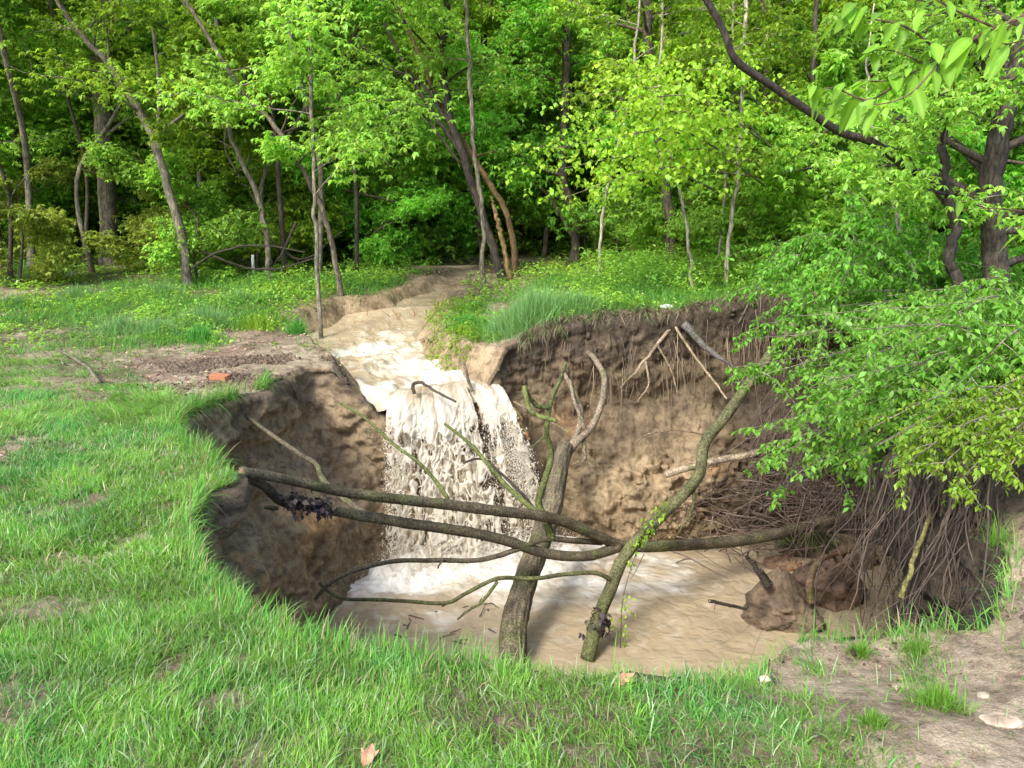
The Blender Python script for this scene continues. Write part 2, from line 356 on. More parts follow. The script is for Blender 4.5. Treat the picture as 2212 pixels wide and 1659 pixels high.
colp = mixc(colp, humus * 2, ss(fbm(X * 5, Y * 5, 0, 105, 4), .1, .4) * .55)
colp = mixc(colp, tan * 1.12, ss(fbm(X * .9, Y * .9, 0, 108, 4), 0.05, .35) * ss(Y, 11, 13) * (1 - ss(Y, 25, 30)))
colp = mixc(colp, humus * 1.2, ss(Y, 14, 17) * ss(fbm(X * .8, Y * .8, 0, 109, 4), -.15, .1) * .8)
colp = mixc(colp, green_b, np.maximum(LK * .5, WK * .8))
l_ = np.interp(Y, chY, cl); r_ = np.interp(Y, chY, cr); dd = np.maximum(l_ - X, X - r_)
colp = mixc(colp, sand * 1.25, (1 - ss(dd + .2 * n_b, .2, .75)) * ss(Y, 8.8, 9.5) * (1 - ss(Y, 15, 17)))
colp = mixc(colp, np.array([.09, .19, .035]), ss(Y, 26, 34))
pol = np.interp(UV(X, Y, Z)[1], [1260, 1330], [0, 1])
mudr = ss(U, 1560, 1800) * (Y < 5)
colp = mixc(colp, tan * (1.22 + .3 * n_c[..., None]), mudr * (1 - LK) * .92 * (1 - .6 * ss(fbm(X * 4, Y * 4, 0, 106, 4), .15, .4)))
colp = mixc(colp, humus * 1.5, ss(X, 1.9, 2.2) * ss(Y, 3.75, 4.1) * (1 - ss(Y, 10, 12)) * .85)
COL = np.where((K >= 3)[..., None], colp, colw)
COL = np.where((K < 1)[..., None], redbr * .7, COL)
Q = grid_q(X.shape[0], NT, True)
# first ring collapses to the centre: fine
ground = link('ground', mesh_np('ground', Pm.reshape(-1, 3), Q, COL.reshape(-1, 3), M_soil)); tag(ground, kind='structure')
def HZ(x, y): return G(x, y)
def inside_pit(x, y, m=0.0):
    t = np.arctan2(y - CY, x - CX); return np.hypot(x - CX, y - CY) < np.interp(t, T_, Rt, period=2 * math.pi) + m

# ------------------------------------------------------------------ water
tanw = np.array([.36, .283, .178]); foamc = np.array([.76, .72, .63])
land = [np.array([-1.35, 8.95]), np.array([.5, 9.35])]
gx, gy = np.meshgrid(np.arange(-2.7, 5.4, .018), np.arange(2.9, 10.9, .018), indexing='ij')
ab = land[1] - land[0]; tt = np.clip(((gx - land[0][0]) * ab[0] + (gy - land[0][1]) * ab[1]) / (ab @ ab), 0, 1)
dl = np.hypot(gx - land[0][0] - tt * ab[0], gy - land[0][1] - tt * ab[1])
fa = fbm(gx * 1.6, gy * 2.6, 0, 111, 4)
foam = np.clip(1.4 - dl / (.82 + .3 * ss(gx, -.5, 1.2)) + 1.1 * fa, 0, 1); foam = foam ** 1.3
fr = fbm(gx * 7, gy * 9, 0, 113, 4); foam = np.clip(foam + (.5 * fr) * foam * (1 - foam) * 4, 0, 1)
streak = ss(ridged(gx * 2.2 + fa, gy * 3.4 + fa * 2, 0, 118, 3), .55, .8) * np.exp(-dl / 1.7) * .55
foam = np.maximum(foam, streak)
gz = WZ + .015 * fbm(gx * 2.5, gy * 2.5, 0, 115, 3) + np.exp(-dl / .55) * (.13 * np.abs(fbm(gx * 5, gy * 5, 0, 119, 4)) * 2 + .05) + np.exp(-dl / 1.3) * .035 * fbm(gx * 8, gy * 8, 0, 121, 3)
gcol = mixc(tanw + 0 * gx[..., None], foamc, foam)
gcol = gcol * (1 + .06 * fbm(gx * .8, gy * .8, 0, 125, 3))[..., None]
pool = link('pool_water', mesh_np('pool_water', np.stack([gx, gy, gz], -1).reshape(-1, 3), grid_q(*gx.shape)[:, ::-1], gcol.reshape(-1, 3), M_pool)); tag(pool, kind='structure')
# stream
ys = np.arange(9.33, 16.6, .03); aa = np.linspace(0, 1, 110)
mg = .12 + .1 * ss(ys, 9.5, 10.4); sl_ = np.interp(ys, chY, cl) - mg; sr_ = np.interp(ys, chY, cr) + mg; sz = np.interp(ys, chY, chZ)
# lip follows the rim
sx = sl_[:, None] * (1 - aa) + sr_[:, None] * aa; sy = ys[:, None] + 0 * aa
liprow = 9.33 + .5 * aa
sy = np.maximum(sy, liprow[None] + (ys[:, None] - 9.33) * .93)
rough = .8 * np.exp(-((sx + 1.9) ** 2 / .8 + (sy - 12.2) ** 2 / 1.3)) + .38 * (1 - ss(sy, 11.2, 12.6)) + .8 * np.exp(-((sy - 10.6) ** 2) / .35) * ss(sx, -2.2, -.8) + .5 * (1 - ss(sy, 9.7, 10.3))
szz = sz[:, None] + .02 * fbm(sx * 3, sy * 2, 0, 131, 3) + rough * .12 * (fbm(sx * 4.5, sy * 3, 0, 133, 4) + .2) - .10 * (1 - ss(sy - liprow[None], 0, .3))
fm = np.clip(rough * 1.0 + .9 * fbm(sx * 5, sy * 2.4, 0, 137, 5) - .42, 0, 1) * ss(rough, .05, .5) + .25 * ss(ridged(sx * 4, sy * 2, 0, 139, 3), .6, .85)
scol = mixc(tanw * 1.05 + 0 * sx[..., None], foamc, np.clip(fm, 0, 1))
stream = link('stream_water', mesh_np('stream_water', np.stack([sx, sy, szz], -1).reshape(-1, 3), grid_q(*sx.shape)[:, ::-1], scol.reshape(-1, 3), M_stream)); tag(stream, kind='structure')
# falls
fall = Acc(); rf_ = np.random.RandomState(3)
NA, NTT = 300, 380
def fall_layer(seed, vf, hole, back=0.0, a0=0, a1=1, depth=0.0, white=.5):
    a = np.linspace(a0, a1, NA); t = np.linspace(-.28, .67, NTT)
    A, Tm = np.meshgrid(a, t, indexing='ij')
    clump = fbm(a * 7, 0 * a, 0, seed, 3)
    Tn = np.minimum(Tm, 0); Tm = np.maximum(Tm, 0)
    lx = -1.50 + 1.26 * A; ly = 9.66 + .5 * A + depth - .32 * (1 - np.exp(-Tm / .13)); lz = -.39 + .08 * A - .22 * Tn - .9 * Tn ** 2
    bulge = .07 * fbm(A * 9, Tm * 1.2, 0, seed + 2, 3)
    vx = .10 + 1.0 * A + .25 * clump[:, None]; vy = -(.62 + .25 * fbm(a * 4, 0 * a, 0, seed + 7, 2)[:, None]) * vf
    x = lx + .25 * vx * (Tn + Tm) + .75 * vx * Tm; y = ly + vy * (Tm + Tn); z = lz - .35 * Tm * .6 - .5 * 9.0 * Tm ** 2
    drop = (lz - z)
    sx_ = x * 9.5; sy_ = drop * 4.6
    wx = sx_ + .9 * fbm(sx_ * .8, sy_ * .8, 0, seed + 11, 2); wy = sy_ + .9 * fbm(sx_ * .8 + 9, sy_ * .8, 0, seed + 12, 2)
    f1, f2 = worley(wx, wy, seed); e = f2 - f1
    f3, f4 = worley(wx * 2.3, wy * 2.1, seed + 5); e2 = f4 - f3
    grow = ss(drop, -.05, .5)
    strand = fbm(A * 11 + .3 * Tm, Tm * 1.6, 0, seed + 20, 3) - 1.1 * np.exp(-((A - .70) / .022) ** 2) - 1.0 * np.exp(-((A - .86) / .05) ** 2) * ss(Tm, .15, .45) - .6 * np.exp(-((A - .2) / .02) ** 2) * ss(Tm, .1, .4)
    disp = (.045 * (1 - np.clip(e * 1.6, 0, 1)) + .012 * (1 - np.clip(e2 * 1.8, 0, 1)) ) * (.3 + grow) + bulge + .08 * np.clip(strand, -.5, 1)
    fine = fbm(x * 30, drop * 16, 0, seed + 30, 3) * .009 * (.3 + grow)
    y = y - disp - fine; x = x + .6 * fine + .03 * grow * fbm(x * 10, drop * 6, 0, seed + 31, 3)
    z = z + .03 * grow * fbm(x * 12, drop * 8, 0, seed + 33, 3)
    whiteness = np.clip(.15 + white + .6 * grow * (1 - np.clip(e * 2.2, 0, 1)) + .35 * (1 - np.clip(e2 * 2.5, 0, 1)) + .5 * fbm(A * 12, Tm * 3, 0, seed + 40, 3) - .25 + .25 * grow, 0, 1)
    col = mixc(tanw * 1.6 + 0 * x[..., None], np.array([.84, .79, .67]), whiteness)
    V = np.stack([x, y, z], -1).reshape(-1, 3)
    edge = np.minimum(A - a0, a1 - A) / .12 
    gap = strand - .24 * grow + .6 * (1 - ss(drop, 0, .25)) + .8 * np.clip(edge, -1, 1) * .5
    keepv = ((e < hole[0] + (1 - grow) * 3) | (e2 < hole[1])) & (gap + .35 * (1 - grow) + .3 * vnoise(wx * 1.5, wy, 0, seed + 50) > hole[2])
    Qd = grid_q(NA, NTT); kv = keepv.ravel(); Qd = Qd[kv[Qd].all(1)]
    used = np.zeros(len(V), bool); used[Qd.ravel()] = True; idx = np.cumsum(used) - 1
    fall.add(V[used], idx[Qd], col.reshape(-1, 3)[used])
fall_layer(200, .60, (9, 9, .02), depth=.02, a0=.0, a1=.68, white=.1)
fall_layer(250, .72, (.42, .0, -.02), depth=.01, a0=.0, a1=1, white=.1)
fall_layer(300, .85, (.30, .0, -.14), depth=0, white=.4)
fall_layer(400, 1.05, (.22, .0, -.08), depth=0, white=.55)
fall_layer(500, 1.25, (.15, .0, .0), depth=0, white=.75)
wf = fall.build('waterfall', M_fall); tag(wf, kind='structure')
# spray
def octs(acc, Pn, r, col, stretch=None):
    n = len(Pn); o = np.array([[1, 0, 0], [0, 1, 0], [-1, 0, 0], [0, -1, 0], [0, 0, 1], [0, 0, -1]], float)
    S = np.ones((n, 1, 3)) if stretch is None else stretch[:, None, :]
    V = (Pn[:, None] + o[None] * S * r[:, None, None]).reshape(-1, 3)
    Tt = np.array([[0, 1, 4], [1, 2, 4], [2, 3, 4], [3, 0, 4], [1, 0, 5], [2, 1, 5], [3, 2, 5], [0, 3, 5]])
    acc.add(V, np.zeros((0, 4), int), col, (Tt[None] + (np.arange(n) * 6)[:, None, None]).reshape(-1, 3))
n = 22000; A = rf_.rand(n); A = np.where(rf_.rand(n) < .75, np.where(rf_.rand(n) < .72, 1 - np.abs(rf_.normal(-.05, .12, n)), np.abs(rf_.normal(-.03, .05, n))), A); Tm = .2 + .47 * rf_.rand(n) ** .7
px = -1.50 + 1.26 * A + (.10 + 1.0 * A) * Tm + rf_.normal(0, .07, n) * Tm * 1.6; py = 9.34 + .5 * A - (.72 + rf_.normal(0, .2, n)) * Tm; pz = -.44 + .08 * A - 4.5 * Tm ** 2 - .2 * Tm + rf_.normal(0, .04, n)
sp = Acc(); octs(sp, np.stack([px, py, pz], 1), rf_.uniform(.0015, .0055, n) * (.4 + rf_.rand(n)), (.95, .91, .8), np.stack([np.ones(n), np.ones(n), rf_.uniform(1, 3, n)], 1))
n = 14000; t1 = rf_.rand(n); hh = np.abs(rf_.normal(0, .13, n)); px = land[0][0] + t1 * ab[0] + rf_.normal(0, .3, n); py = land[0][1] + t1 * ab[1] + rf_.normal(-.05, .22, n)
octs(sp, np.stack([px, py, WZ + .05 + hh], 1), rf_.uniform(.002, .007, n), (.9, .87, .8))
spo = sp.build('spray', M_fall); tag(spo, kind='stuff')

# ------------------------------------------------------------------ leaves
def leafset(acc, cen, size, col, rng, n=6, droop=.5, wid=.45, jit=.35, spread=0.0, up=None):
    """whorls of drooping leaves round each centre; size per centre"""
    m = len(cen); cen = np.repeat(cen, n, 0); size = np.repeat(np.broadcast_to(size, (m,)), n); col = np.repeat(np.broadcast_to(col, (m, 3)), n, 0)
    az = np.tile(np.arange(n) * 2 * math.pi / n, m) + np.repeat(rng.rand(m) * 6.3, n) + rng.normal(0, .35, m * n)
    pit = -droop + rng.normal(0, jit, m * n)
    L = size * rng.uniform(.7, 1.25, m * n)
    d = np.stack([np.cos(az) * np.cos(pit), np.sin(az) * np.cos(pit), np.sin(pit)], 1)
    s = np.stack([-np.sin(az), np.cos(az), 0 * az], 1) ; roll = rng.normal(0, .45, m * n)
    nrm = np.cross(d, s); s = s * np.cos(roll)[:, None] + nrm * np.sin(roll)[:, None]; nrm = np.cross(d, s)
    b = cen + rng.normal(0, 1, (m * n, 3)) * spread
    W = (L * wid * .5)[:, None]; L = L[:, None]
    mid = b + d * L * .5
    v0 = b + d * L * .05; v2 = b + d * L; v2[:, 2] -= L[:, 0] * .12
    v1 = mid + s * W + nrm * W * .25; v3 = mid - s * W + nrm * W * .25
    V = np.stack([v0, v1, v2, v3], 1).reshape(-1, 3)
    c = col * rng.uniform(.7, 1.3, (m * n, 1)) * (1 + rng.normal(0, .06, (m * n, 3)))
    acc.add(V, np.arange(m * n * 4).reshape(-1, 4), np.repeat(np.clip(c, .002, .9), 4, 0))
LIME = np.array([.31, .50, .05]); MID = np.array([.28, .50, .075]); DEEP = np.array([.20, .44, .06]); YEL = np.array([.36, .47, .08])
def walk(start, d, L, n, rng, wob=.25, lift=0.0):
    pts = [np.array(start, float)]; d = np.array(d, float); d /= np.linalg.norm(d)
    for i in range(n):
        d = d + rng.normal(0, wob, 3) * .35; d[2] += lift; d /= np.linalg.norm(d); pts.append(pts[-1] + d * L / n)
    return np.array(pts)
def limbs_on(path, rad, wood, leaves, rng, n_l, s0, s1, L, lsize, col, wcol, whorls=7, n_leaf=6, droop=.5, el=(.1, .8), sub=6, dens=1.0, az0=None):
    m = len(path)
    for i in range(n_l):
        s = s0 + (s1 - s0) * ((i + rng.rand()) / n_l); k = min(int(s * (m - 1)), m - 2); p = path[k]; r = rad[k]
        az = rng.rand() * 6.283 if az0 is None else az0 + rng.normal(0, .9); e = rng.uniform(*el); l = L * rng.uniform(.5, 1.1) * (1 - .35 * s)
        lp = walk(p, (math.cos(az) * math.cos(e), math.sin(az) * math.cos(e), math.sin(e)), l, 7, rng, .35, -.03 if e > .3 else .03)
        lr = np.linspace(min(r * .45, .045), .006, 8); tube(wood, lp, lr, wcol, 5, cap=False)
        cs = []
        for j in range(sub):
            q = rng.uniform(.3, 1); kk = min(int(q * 7), 6); a2 = az + rng.choice([-1, 1]) * rng.uniform(.4, 1.2)
            sp_ = walk(lp[kk] + (lp[kk + 1] - lp[kk]) * rng.rand(), (math.cos(a2), math.sin(a2), rng.uniform(-.25, .35)), l * rng.uniform(.22, .45), 4, rng, .4, -.03)
            tube(wood, sp_, np.linspace(.008, .003, 5), wcol, 3, cap=False)
            tq = rng.rand(whorls) * 4; ti = tq.astype(int).clip(0, 3); cs.append(sp_[ti] + (sp_[ti + 1] - sp_[ti]) * (tq - ti)[:, None] + rng.normal(0, .12 * l, (whorls, 3)) * [1, 1, .75])
        tq = 2 + rng.rand(whorls) * 5; ti = tq.astype(int).clip(0, 6); cs.append(lp[ti] + (lp[ti + 1] - lp[ti]) * (tq - ti)[:, None])
        cs = np.concatenate(cs)
        if dens < 1: cs = cs[rng.rand(len(cs)) < dens]
        leafset(leaves, cs, lsize, col * rng.uniform(.8, 1.2), rng, n_leaf, droop)
def place_tree(px, w0, w1, y, label, rng, seedcol, bark, top=None, ext=3.0, limbs=14, s0=.3, L=2.2, lsize=.12, name='tree', extra=(), group=None, dens=1., lean_y=0., el=(.1, .8), s1=1., sub=8, whorls=15, cat='tree', az0=None):
    """px: (u,v) path upwards from the base; w0,w1 widths in px; y: distance of base"""
    pts = [P(u, v, y + lean_y * i) for i, (u, v) in enumerate(px)]; z0 = float(G(pts[0][0], pts[0][1]))
    pts[0][2] = min(pts[0][2], z0) if abs(pts[0][2] - z0) < .6 else z0
    base = pts[0].copy(); base[2] = z0
    pts[0][2] = z0 - .15
    dirn = pts[-1] - pts[-2]; dirn /= np.linalg.norm(dirn)
    if ext > 0: pts.append(pts[-1] + dirn * ext * .5 + np.array([0, 0, ext * .2])); pts.append(pts[-1] + dirn * ext * .4 + np.array([rng.normal(0, .2), 0, ext * .4]))
    n = 40; path = catmull(pts, n); path[1:] += rng.normal(0, .012, (n - 1, 3)) * [1, 1, .3]
    r0, r1 = w0 / F * y / 2, w1 / F * y / 2
    fr = np.linspace(0, 1, n); rad = r0 + (r1 - r0) * fr; rad[-10:] *= np.linspace(1, .35, 10); rad[:3] *= [1.45, 1.2, 1.06]
    root = bpy.data.objects.new(name, None); C.objects.link(root); root.location = base; tag(root, label, cat, group)
    wood, lv = Acc(), Acc()
    tube(wood, path - base, rad, bark, 14, .10, rng.randint(1000))
    for q in extra:
        ep = catmull([P(u, v, y) for u, v in q[0]], 16); er = np.linspace(q[1], q[2], 16) / F * y / 2
        tube(wood, ep - base, er, bark, 8, .08, 3)
        if limbs: limbs_on(ep - base, er, wood, lv, rng, max(3, limbs // 4), .3, 1, L * .7, lsize, seedcol, bark, dens=dens)
    if limbs: limbs_on(path - base, rad, wood, lv, rng, limbs, s0, s1, L, lsize * .84, seedcol, bark, dens=dens, el=el, sub=sub, whorls=whorls, az0=az0)
    t = wood.build('trunk', M_bark, root); 
    if lv.V: lv.build('crown', M_leaf, root)
    return root

BK = np.array([.11, .09, .065]); BG = np.array([.17, .15, .11]); BD = np.array([.055, .045, .035]); BP = np.array([.36, .32, .25])
rg = np.random.RandomState
G1 = 'trees of the wood behind the sinkhole'
place_tree([(235, 560), (232, 430), (222, 250), (215, 100), (225, 0)], 34, 30, 19, 'thick straight grey trunk at the left rising out of yellow green brush', rg(1), MID, BG, limbs=16, s0=.25, L=3, lsize=.13, dens=.7)
place_tree([(408, 600), (395, 520), (365, 410), (330, 300), (290, 220), (230, 130), (150, 40)], 20, 8, 15.5, 'leaning grey tree with bare lower trunk on the grassy left bank', rg(2), LIME * .75, BG * 1.0, limbs=14, s0=.45, L=2.4, lsize=.11,
           extra=[([(365, 410), (340, 300), (345, 200), (330, 60)], 12, 6), ([(330, 300), (420, 230), (470, 205)], 8, 4)], dens=.8)
place_tree([(1092, 598), (1060, 520), (1000, 335), (968, 230), (958, 110), (965, 0)], 19, 11, 15.5, 'dark forked tree leaning left at the bend of the stream', rg(3), MID, BD * 1.1, limbs=13, s0=.45, L=2.8, lsize=.12, dens=.5,
           extra=[([(1000, 335), (930, 235), (880, 150), (830, 50)], 10, 6), ([(968, 265), (905, 175), (840, 150)], 7, 4), ([(1000, 360), (880, 225), (700, 235)], 6, 3)])
place_tree([(1118, 600), (1100, 480), (1060, 400), (1010, 320), (960, 240)], 13, 7, 15.9, 'reddish brown stem leaning left behind the forked tree', rg(4), DEEP * 1.2, np.array([.16, .10, .05]), limbs=8, s0=.4, L=2, lsize=.12)
place_tree([(1108, 585), (1080, 500), (1062, 425)], 11, 8, 15.2, 'short broken orange brown snag beside the forked tree', rg(5), MID, np.array([.24, .16, .07]), limbs=0, ext=0, cat='dead tree', name='snag')
place_tree([(1045, 605), (1040, 440), (1022, 300), (1012, 120), (1005, 0)], 10, 6, 14.6, 'slim straight brown stem right in front of the forked tree', rg(6), MID, BG, limbs=9, s0=.45, L=2, lsize=.11)
place_tree([(1456, 590), (1445, 450), (1422, 270), (1402, 110), (1398, 0)], 22, 16, 16.4, 'dark furrowed trunk behind the lime green maple leaves', rg(7), MID, BK, dens=.5, limbs=13, s0=.5, L=3, lsize=.12)
PALE = 'pale slim saplings on the right bank'
place_tree([(1500, 640), (1485, 500), (1470, 420), (1442, 310), (1425, 180), (1430, 40)], 7, 4, 12.2, 'pale thin sapling at the rim, leaning left as it rises', rg(8), LIME * .8, BP, limbs=9, s0=.35, L=1.7, lsize=.10, group=PALE, dens=.7)
place_tree([(1568, 622), (1575, 500), (1590, 400), (1600, 260), (1608, 120), (1612, 0)], 9, 6, 12.6, 'whitest thin sapling, rightmost of the pair leaning right', rg(9), LIME * .8, BP * 1.25, limbs=9, s0=.4, L=1.7, lsize=.10, group=PALE, dens=.7)
place_tree([(1546, 612), (1560, 480), (1572, 330), (1580, 200), (1585, 60)], 7, 4, 14, 'pale brownish sapling just left of the whitest one', rg(10), LIME * .7, BP * .85, limbs=9, s0=.4, L=1.7, lsize=.10, group=PALE, dens=.7)
place_tree([(1294, 585), (1300, 480), (1320, 370), (1350, 260), (1370, 130)], 7, 4, 14, 'pale spindly sapling under the spray of lime green leaves', rg(11), LIME, BP * .9, limbs=8, s0=.5, L=1.8, lsize=.12, group=PALE, dens=.7)
place_tree([(690, 640), (683, 520), (680, 400), (672, 200), (668, 30)], 9, 6, 12.6, 'slim grey brown tree standing at the left edge of the stream', rg(12), MID * 1.1, BG, limbs=10, s0=.3, L=2.2, lsize=.11)
place_tree([(735, 615), (720, 540), (690, 440), (640, 340), (580, 255), (520, 190)], 12, 7, 14.2, 'leaning tree curving left above the inflow of the stream', rg(13), MID * 1.1, BK * 1.2, limbs=11, s0=.35, L=2.2, lsize=.11)
place_tree([(582, 600), (575, 500), (548, 400), (505, 310), (480, 200), (470, 60)], 12, 7, 16, 'crooked grey tree bending left above the fallen brush', rg(14), LIME * .7, BG, limbs=11, s0=.35, L=2.2, lsize=.12)
place_tree([(605, 560), (590, 430), (575, 250), (572, 90), (570, 0)], 16, 13, 21, 'straight brown trunk standing behind the crooked grey tree', rg(15), MID, BK, limbs=13, s0=.25, L=3, lsize=.13)
place_tree([(38, 540), (42, 400), (38, 250), (30, 100), (40, 0)], 20, 16, 21, 'dark trunk at the extreme left edge of the wood', rg(16), MID * .9, BK, limbs=14, s0=.2, L=3, lsize=.13)
place_tree([(440, 560), (436, 440), (425, 300), (410, 150), (400, 20)], 12, 9, 19, 'thin pale trunk between the leaning tree and the crooked one', rg(17), LIME * .7, BP * .7, limbs=10, s0=.3, L=2.4, lsize=.13, dens=.8)
place_tree([(908, 560), (920, 505), (945, 430), (985, 330)], 20, 10, 21, 'short dark trunk tilting right beyond the stream', rg(18), DEEP * 1.3, BD, limbs=11, s0=.35, L=2.4, lsize=.14)
place_tree([(1240, 575), (1245, 480), (1215, 380), (1222, 200), (1225, 60)], 20, 14, 20, 'forked brown trunk behind the tall tuft of grass', rg(19), DEEP * 1.4, BK, limbs=15, s0=.25, L=2.8, lsize=.14, extra=[([(1245, 500), (1300, 440), (1350, 400)], 9, 4), ([(1242, 520), (1190, 430), (1150, 390)], 9, 4)])
# right hand trees
place_tree([(2165, 700), (2150, 560), (2140, 430), (2160, 280), (2200, 130), (2240, 0)], 50, 30, 8.0, 'big dark trunk wrapped in leaves at the right edge', rg(20), MID * .9, BD * 1.2, limbs=18, s0=.12, L=2.2, lsize=.085, s1=.75, whorls=9)
place_tree([(2078, 720), (2070, 620), (2048, 560), (2066, 490), (2050, 420)], 24, 16, 7.6, 'short black crooked stem in front of the big right trunk', rg(21), MID, BD * .8, limbs=6, ext=.8, s0=.5, L=1.3, lsize=.08)
place_tree([(2075, 600), (2065, 430), (2055, 300), (2042, 180), (2030, 0)], 44, 34, 12, 'grey brown trunk seen through foliage left of the right edge', rg(22), MID, BK * 1.1, limbs=16, s0=.15, L=2.6, lsize=.10)
place_tree([(2015, 700), (1985, 620), (1945, 500), (1925, 420), (1900, 330)], 10, 6, 8.6, 'white barked whip leaning left over the right bank', rg(23), MID * 1.1, BP * 1.3, limbs=7, ext=1, s0=.4, L=1.3, lsize=.075)
place_tree([(1775, 640), (1760, 560), (1755, 450), (1750, 300), (1758, 120)], 12, 8, 15, 'dark thin stem among yellow green leaves right of the saplings', rg(24), LIME * .85, BK, limbs=12, s0=.15, L=2.3, lsize=.11)
place_tree([(1665, 600), (1650, 500), (1640, 350), (1655, 200), (1650, 40)], 16, 11, 18, 'brown trunk mostly hidden by lime green understory', rg(25), LIME * .8, BK, limbs=16, s0=.15, L=2.8, lsize=.12)

# limb arching in from the right
ac = Acc(); pth = catmull([P(1515, -20, 7.4), P(1560, 60, 7.4), P(1590, 130, 7.4), P(1660, 180, 7.5), P(1740, 235, 7.6), P(1815, 285, 7.7), P(1880, 305, 7.8), P(1960, 360, 7.9), P(2060, 415, 8.0), P(2140, 440, 8.0)], 60)
tube(ac, pth, np.linspace(6.5, 9.5, 60) / F * 7.6, BD * .8, 12, .10, 9)
p2 = catmull([P(1600, 60, 7.4), P(1700, 70, 7.5), P(1800, 20, 7.6), P(1860, -40, 7.7)], 20); 
br = ac.build('arching_limb', M_bark, origin=pth[-1]); tag(br, 'long dark bare limb arching down from the top across the right side', 'branch')

# generic wood trees, shared meshes
def template(seed, h, r, col, bark, n_l, L, ls, dens=1., s0=.18):
    rng = rg(seed); wood, lv = Acc(), Acc()
    path = catmull([np.zeros(3) - [0, 0, .2], *[np.array([rng.normal(0, .22) * (i), rng.normal(0, .22) * i, h * i / 4]) for i in range(1, 5)]], 26)
    rad = np.linspace(r, r * .35, 26); rad[:2] *= [1.4, 1.15]; tube(wood, path, rad, bark, 9, .1, seed)
    limbs_on(path, rad, wood, lv, rng, n_l, s0, 1, L, ls, col, bark, dens=dens, whorls=21, sub=10)
    a = wood.build('trunk', M_bark); b = lv.build('crown', M_leaf); ma, mb = a.data, b.data
    bpy.data.objects.remove(a); bpy.data.objects.remove(b); return ma, mb
temps = [template(50, 9, .10, MID, BK, 34, 3.0, .098, s0=.12), template(51, 8, .07, LIME * .8, BG, 32, 2.8, .098, s0=.1), template(52, 10, .13, MID * .8, BD, 34, 3.2, .105, s0=.12), template(53, 6.5, .05, MID * 1.1, BK, 28, 2.2, .095, s0=.05),
         template(54, 5, .035, LIME * .7, BG, 26, 1.9, .10, s0=.04), template(55, 11, .12, MID * 1.15, BG, 34, 3.4, .108, s0=.12)]
bushes = [template(60, 2.6, .03, DEEP * 1.4, BK, 18, 1.5, .10, s0=.03), template(61, 2.2, .03, YEL * .75, BK, 15, 1.3, .09, s0=.03), template(62, 3.0, .03, MID, BK, 20, 1.6, .10, s0=.03)]
rn = np.random.RandomState(77)
def put(tm, x, y, s, label, cat, group, name, sz=1.):
    root = bpy.data.objects.new(name, None); C.objects.link(root); root.location = (x, y, float(G(x, y))); root.rotation_euler = (0, 0, rn.rand() * 6.28); root.scale = (s, s, s * sz)
    tag(root, label, cat, group)
    link('trunk', tm[0], root); link('crown', tm[1], root)
cnt = 0; spots = []
slim = [template(70, 8.5, .05, MID, BD * 1.3, 12, 1.7, .11, s0=.5), template(71, 7.5, .04, LIME * .8, BK, 10, 1.5, .10, s0=.55), template(72, 9, .06, MID, BG, 12, 1.8, .11, s0=.5)]
rk = np.random.RandomState(5)
slims = [(rk.uniform(-.66, .62), rk.uniform(14.8, 24)) for _ in range(46)]
while cnt < 112:
    y = 17.2 + 22 * rn.rand() ** .95; x = rn.uniform(-1, 1) * (y * .72 + 1)
    if y < 22 and -3 < x < 2.5: continue
    if y < 20.5 and -.62 < x / y < -.34: continue
    if y < 22 and (abs(x / y - .185) < .05 or abs(x / y + .07) < .06): continue
    if min([math.hypot(x - a, y - b) for a, b in spots] + [9]) < 1.25: continue
    spots.append((x, y)); cnt += 1
    if x < -10 and y > 20 and rn.rand() < .6: continue
    k = rn.randint(6) if x < 3 else rn.choice([1, 4, 5, 1, 3, 0])
    put(temps[k], x, y, rn.uniform(.8, 1.2), 'leafy woodland tree standing among the others in the dense green wood', 'tree', G1, 'tree')
for f_, y in slims:
    x = f_ * y
    if (-3 < x < 2 and y < 20) or (x > -4 and x < 7 and y < 13): continue
    put(slim[rn.randint(3)], x, y, rn.uniform(.8, 1.25), 'slim dark stemmed young tree with a bare lower stem in the wood', 'tree', 'slim young trees in the wood', 'young_tree')
bs = [(-9.5, 15.5, 1), (-7.8, 17.5, 1), (-11, 18.5, 1), (-12.5, 15, 0), (-5.2, 18.5, 2), (-6.8, 20, 0), (-3.2, 19, 0), (-1.6, 21, 0), (.2, 23, 2), (2.6, 19.5, 2), (4.2, 18.5, 0), (5.8, 17.5, 2), (7.0, 15.2, 2), (6.2, 13.6, 2),
      (8.2, 13, 2), (9.2, 16, 2), (10.5, 18, 1), (7.6, 11.2, 2), (6.6, 10.2, 0), (12, 16, 2), (-14, 20, 1), (3.4, 22, 2), (7.5, 20, 2), (10.5, 22, 0), (-9, 22, 2), (-4, 23, 2), (5.2, 15.8, 2), (8.8, 9.8, 0), (4.6, 14.2, 2), (3.2, 16.2, 2), (6.4, 12.2, 0), (-6.3, 16.2, 2), (9.5, 11.8, 2)]
for x, y, k in bs:
    put(bushes[k], x, y, rn.uniform(.8, 1.2), ['dark green bush growing under the trees', 'yellow green thorny bush growing under the trees', 'mid green leafy bush growing under the trees'][k], 'bush', 'bushes under the trees', 'bush')
for i in range(58):
    y = rn.uniform(20.5, 35); x = rn.uniform(-.66, .66) * y
    if -1.5 < x < 3 and y < 24: continue
    put(bushes[rn.choice([0, 2, 2])], x, y, rn.uniform(1.3, 2.3), 'broad leafy bush filling the gaps between trunks deep in the wood', 'bush', 'bushes deep in the wood', 'bush')
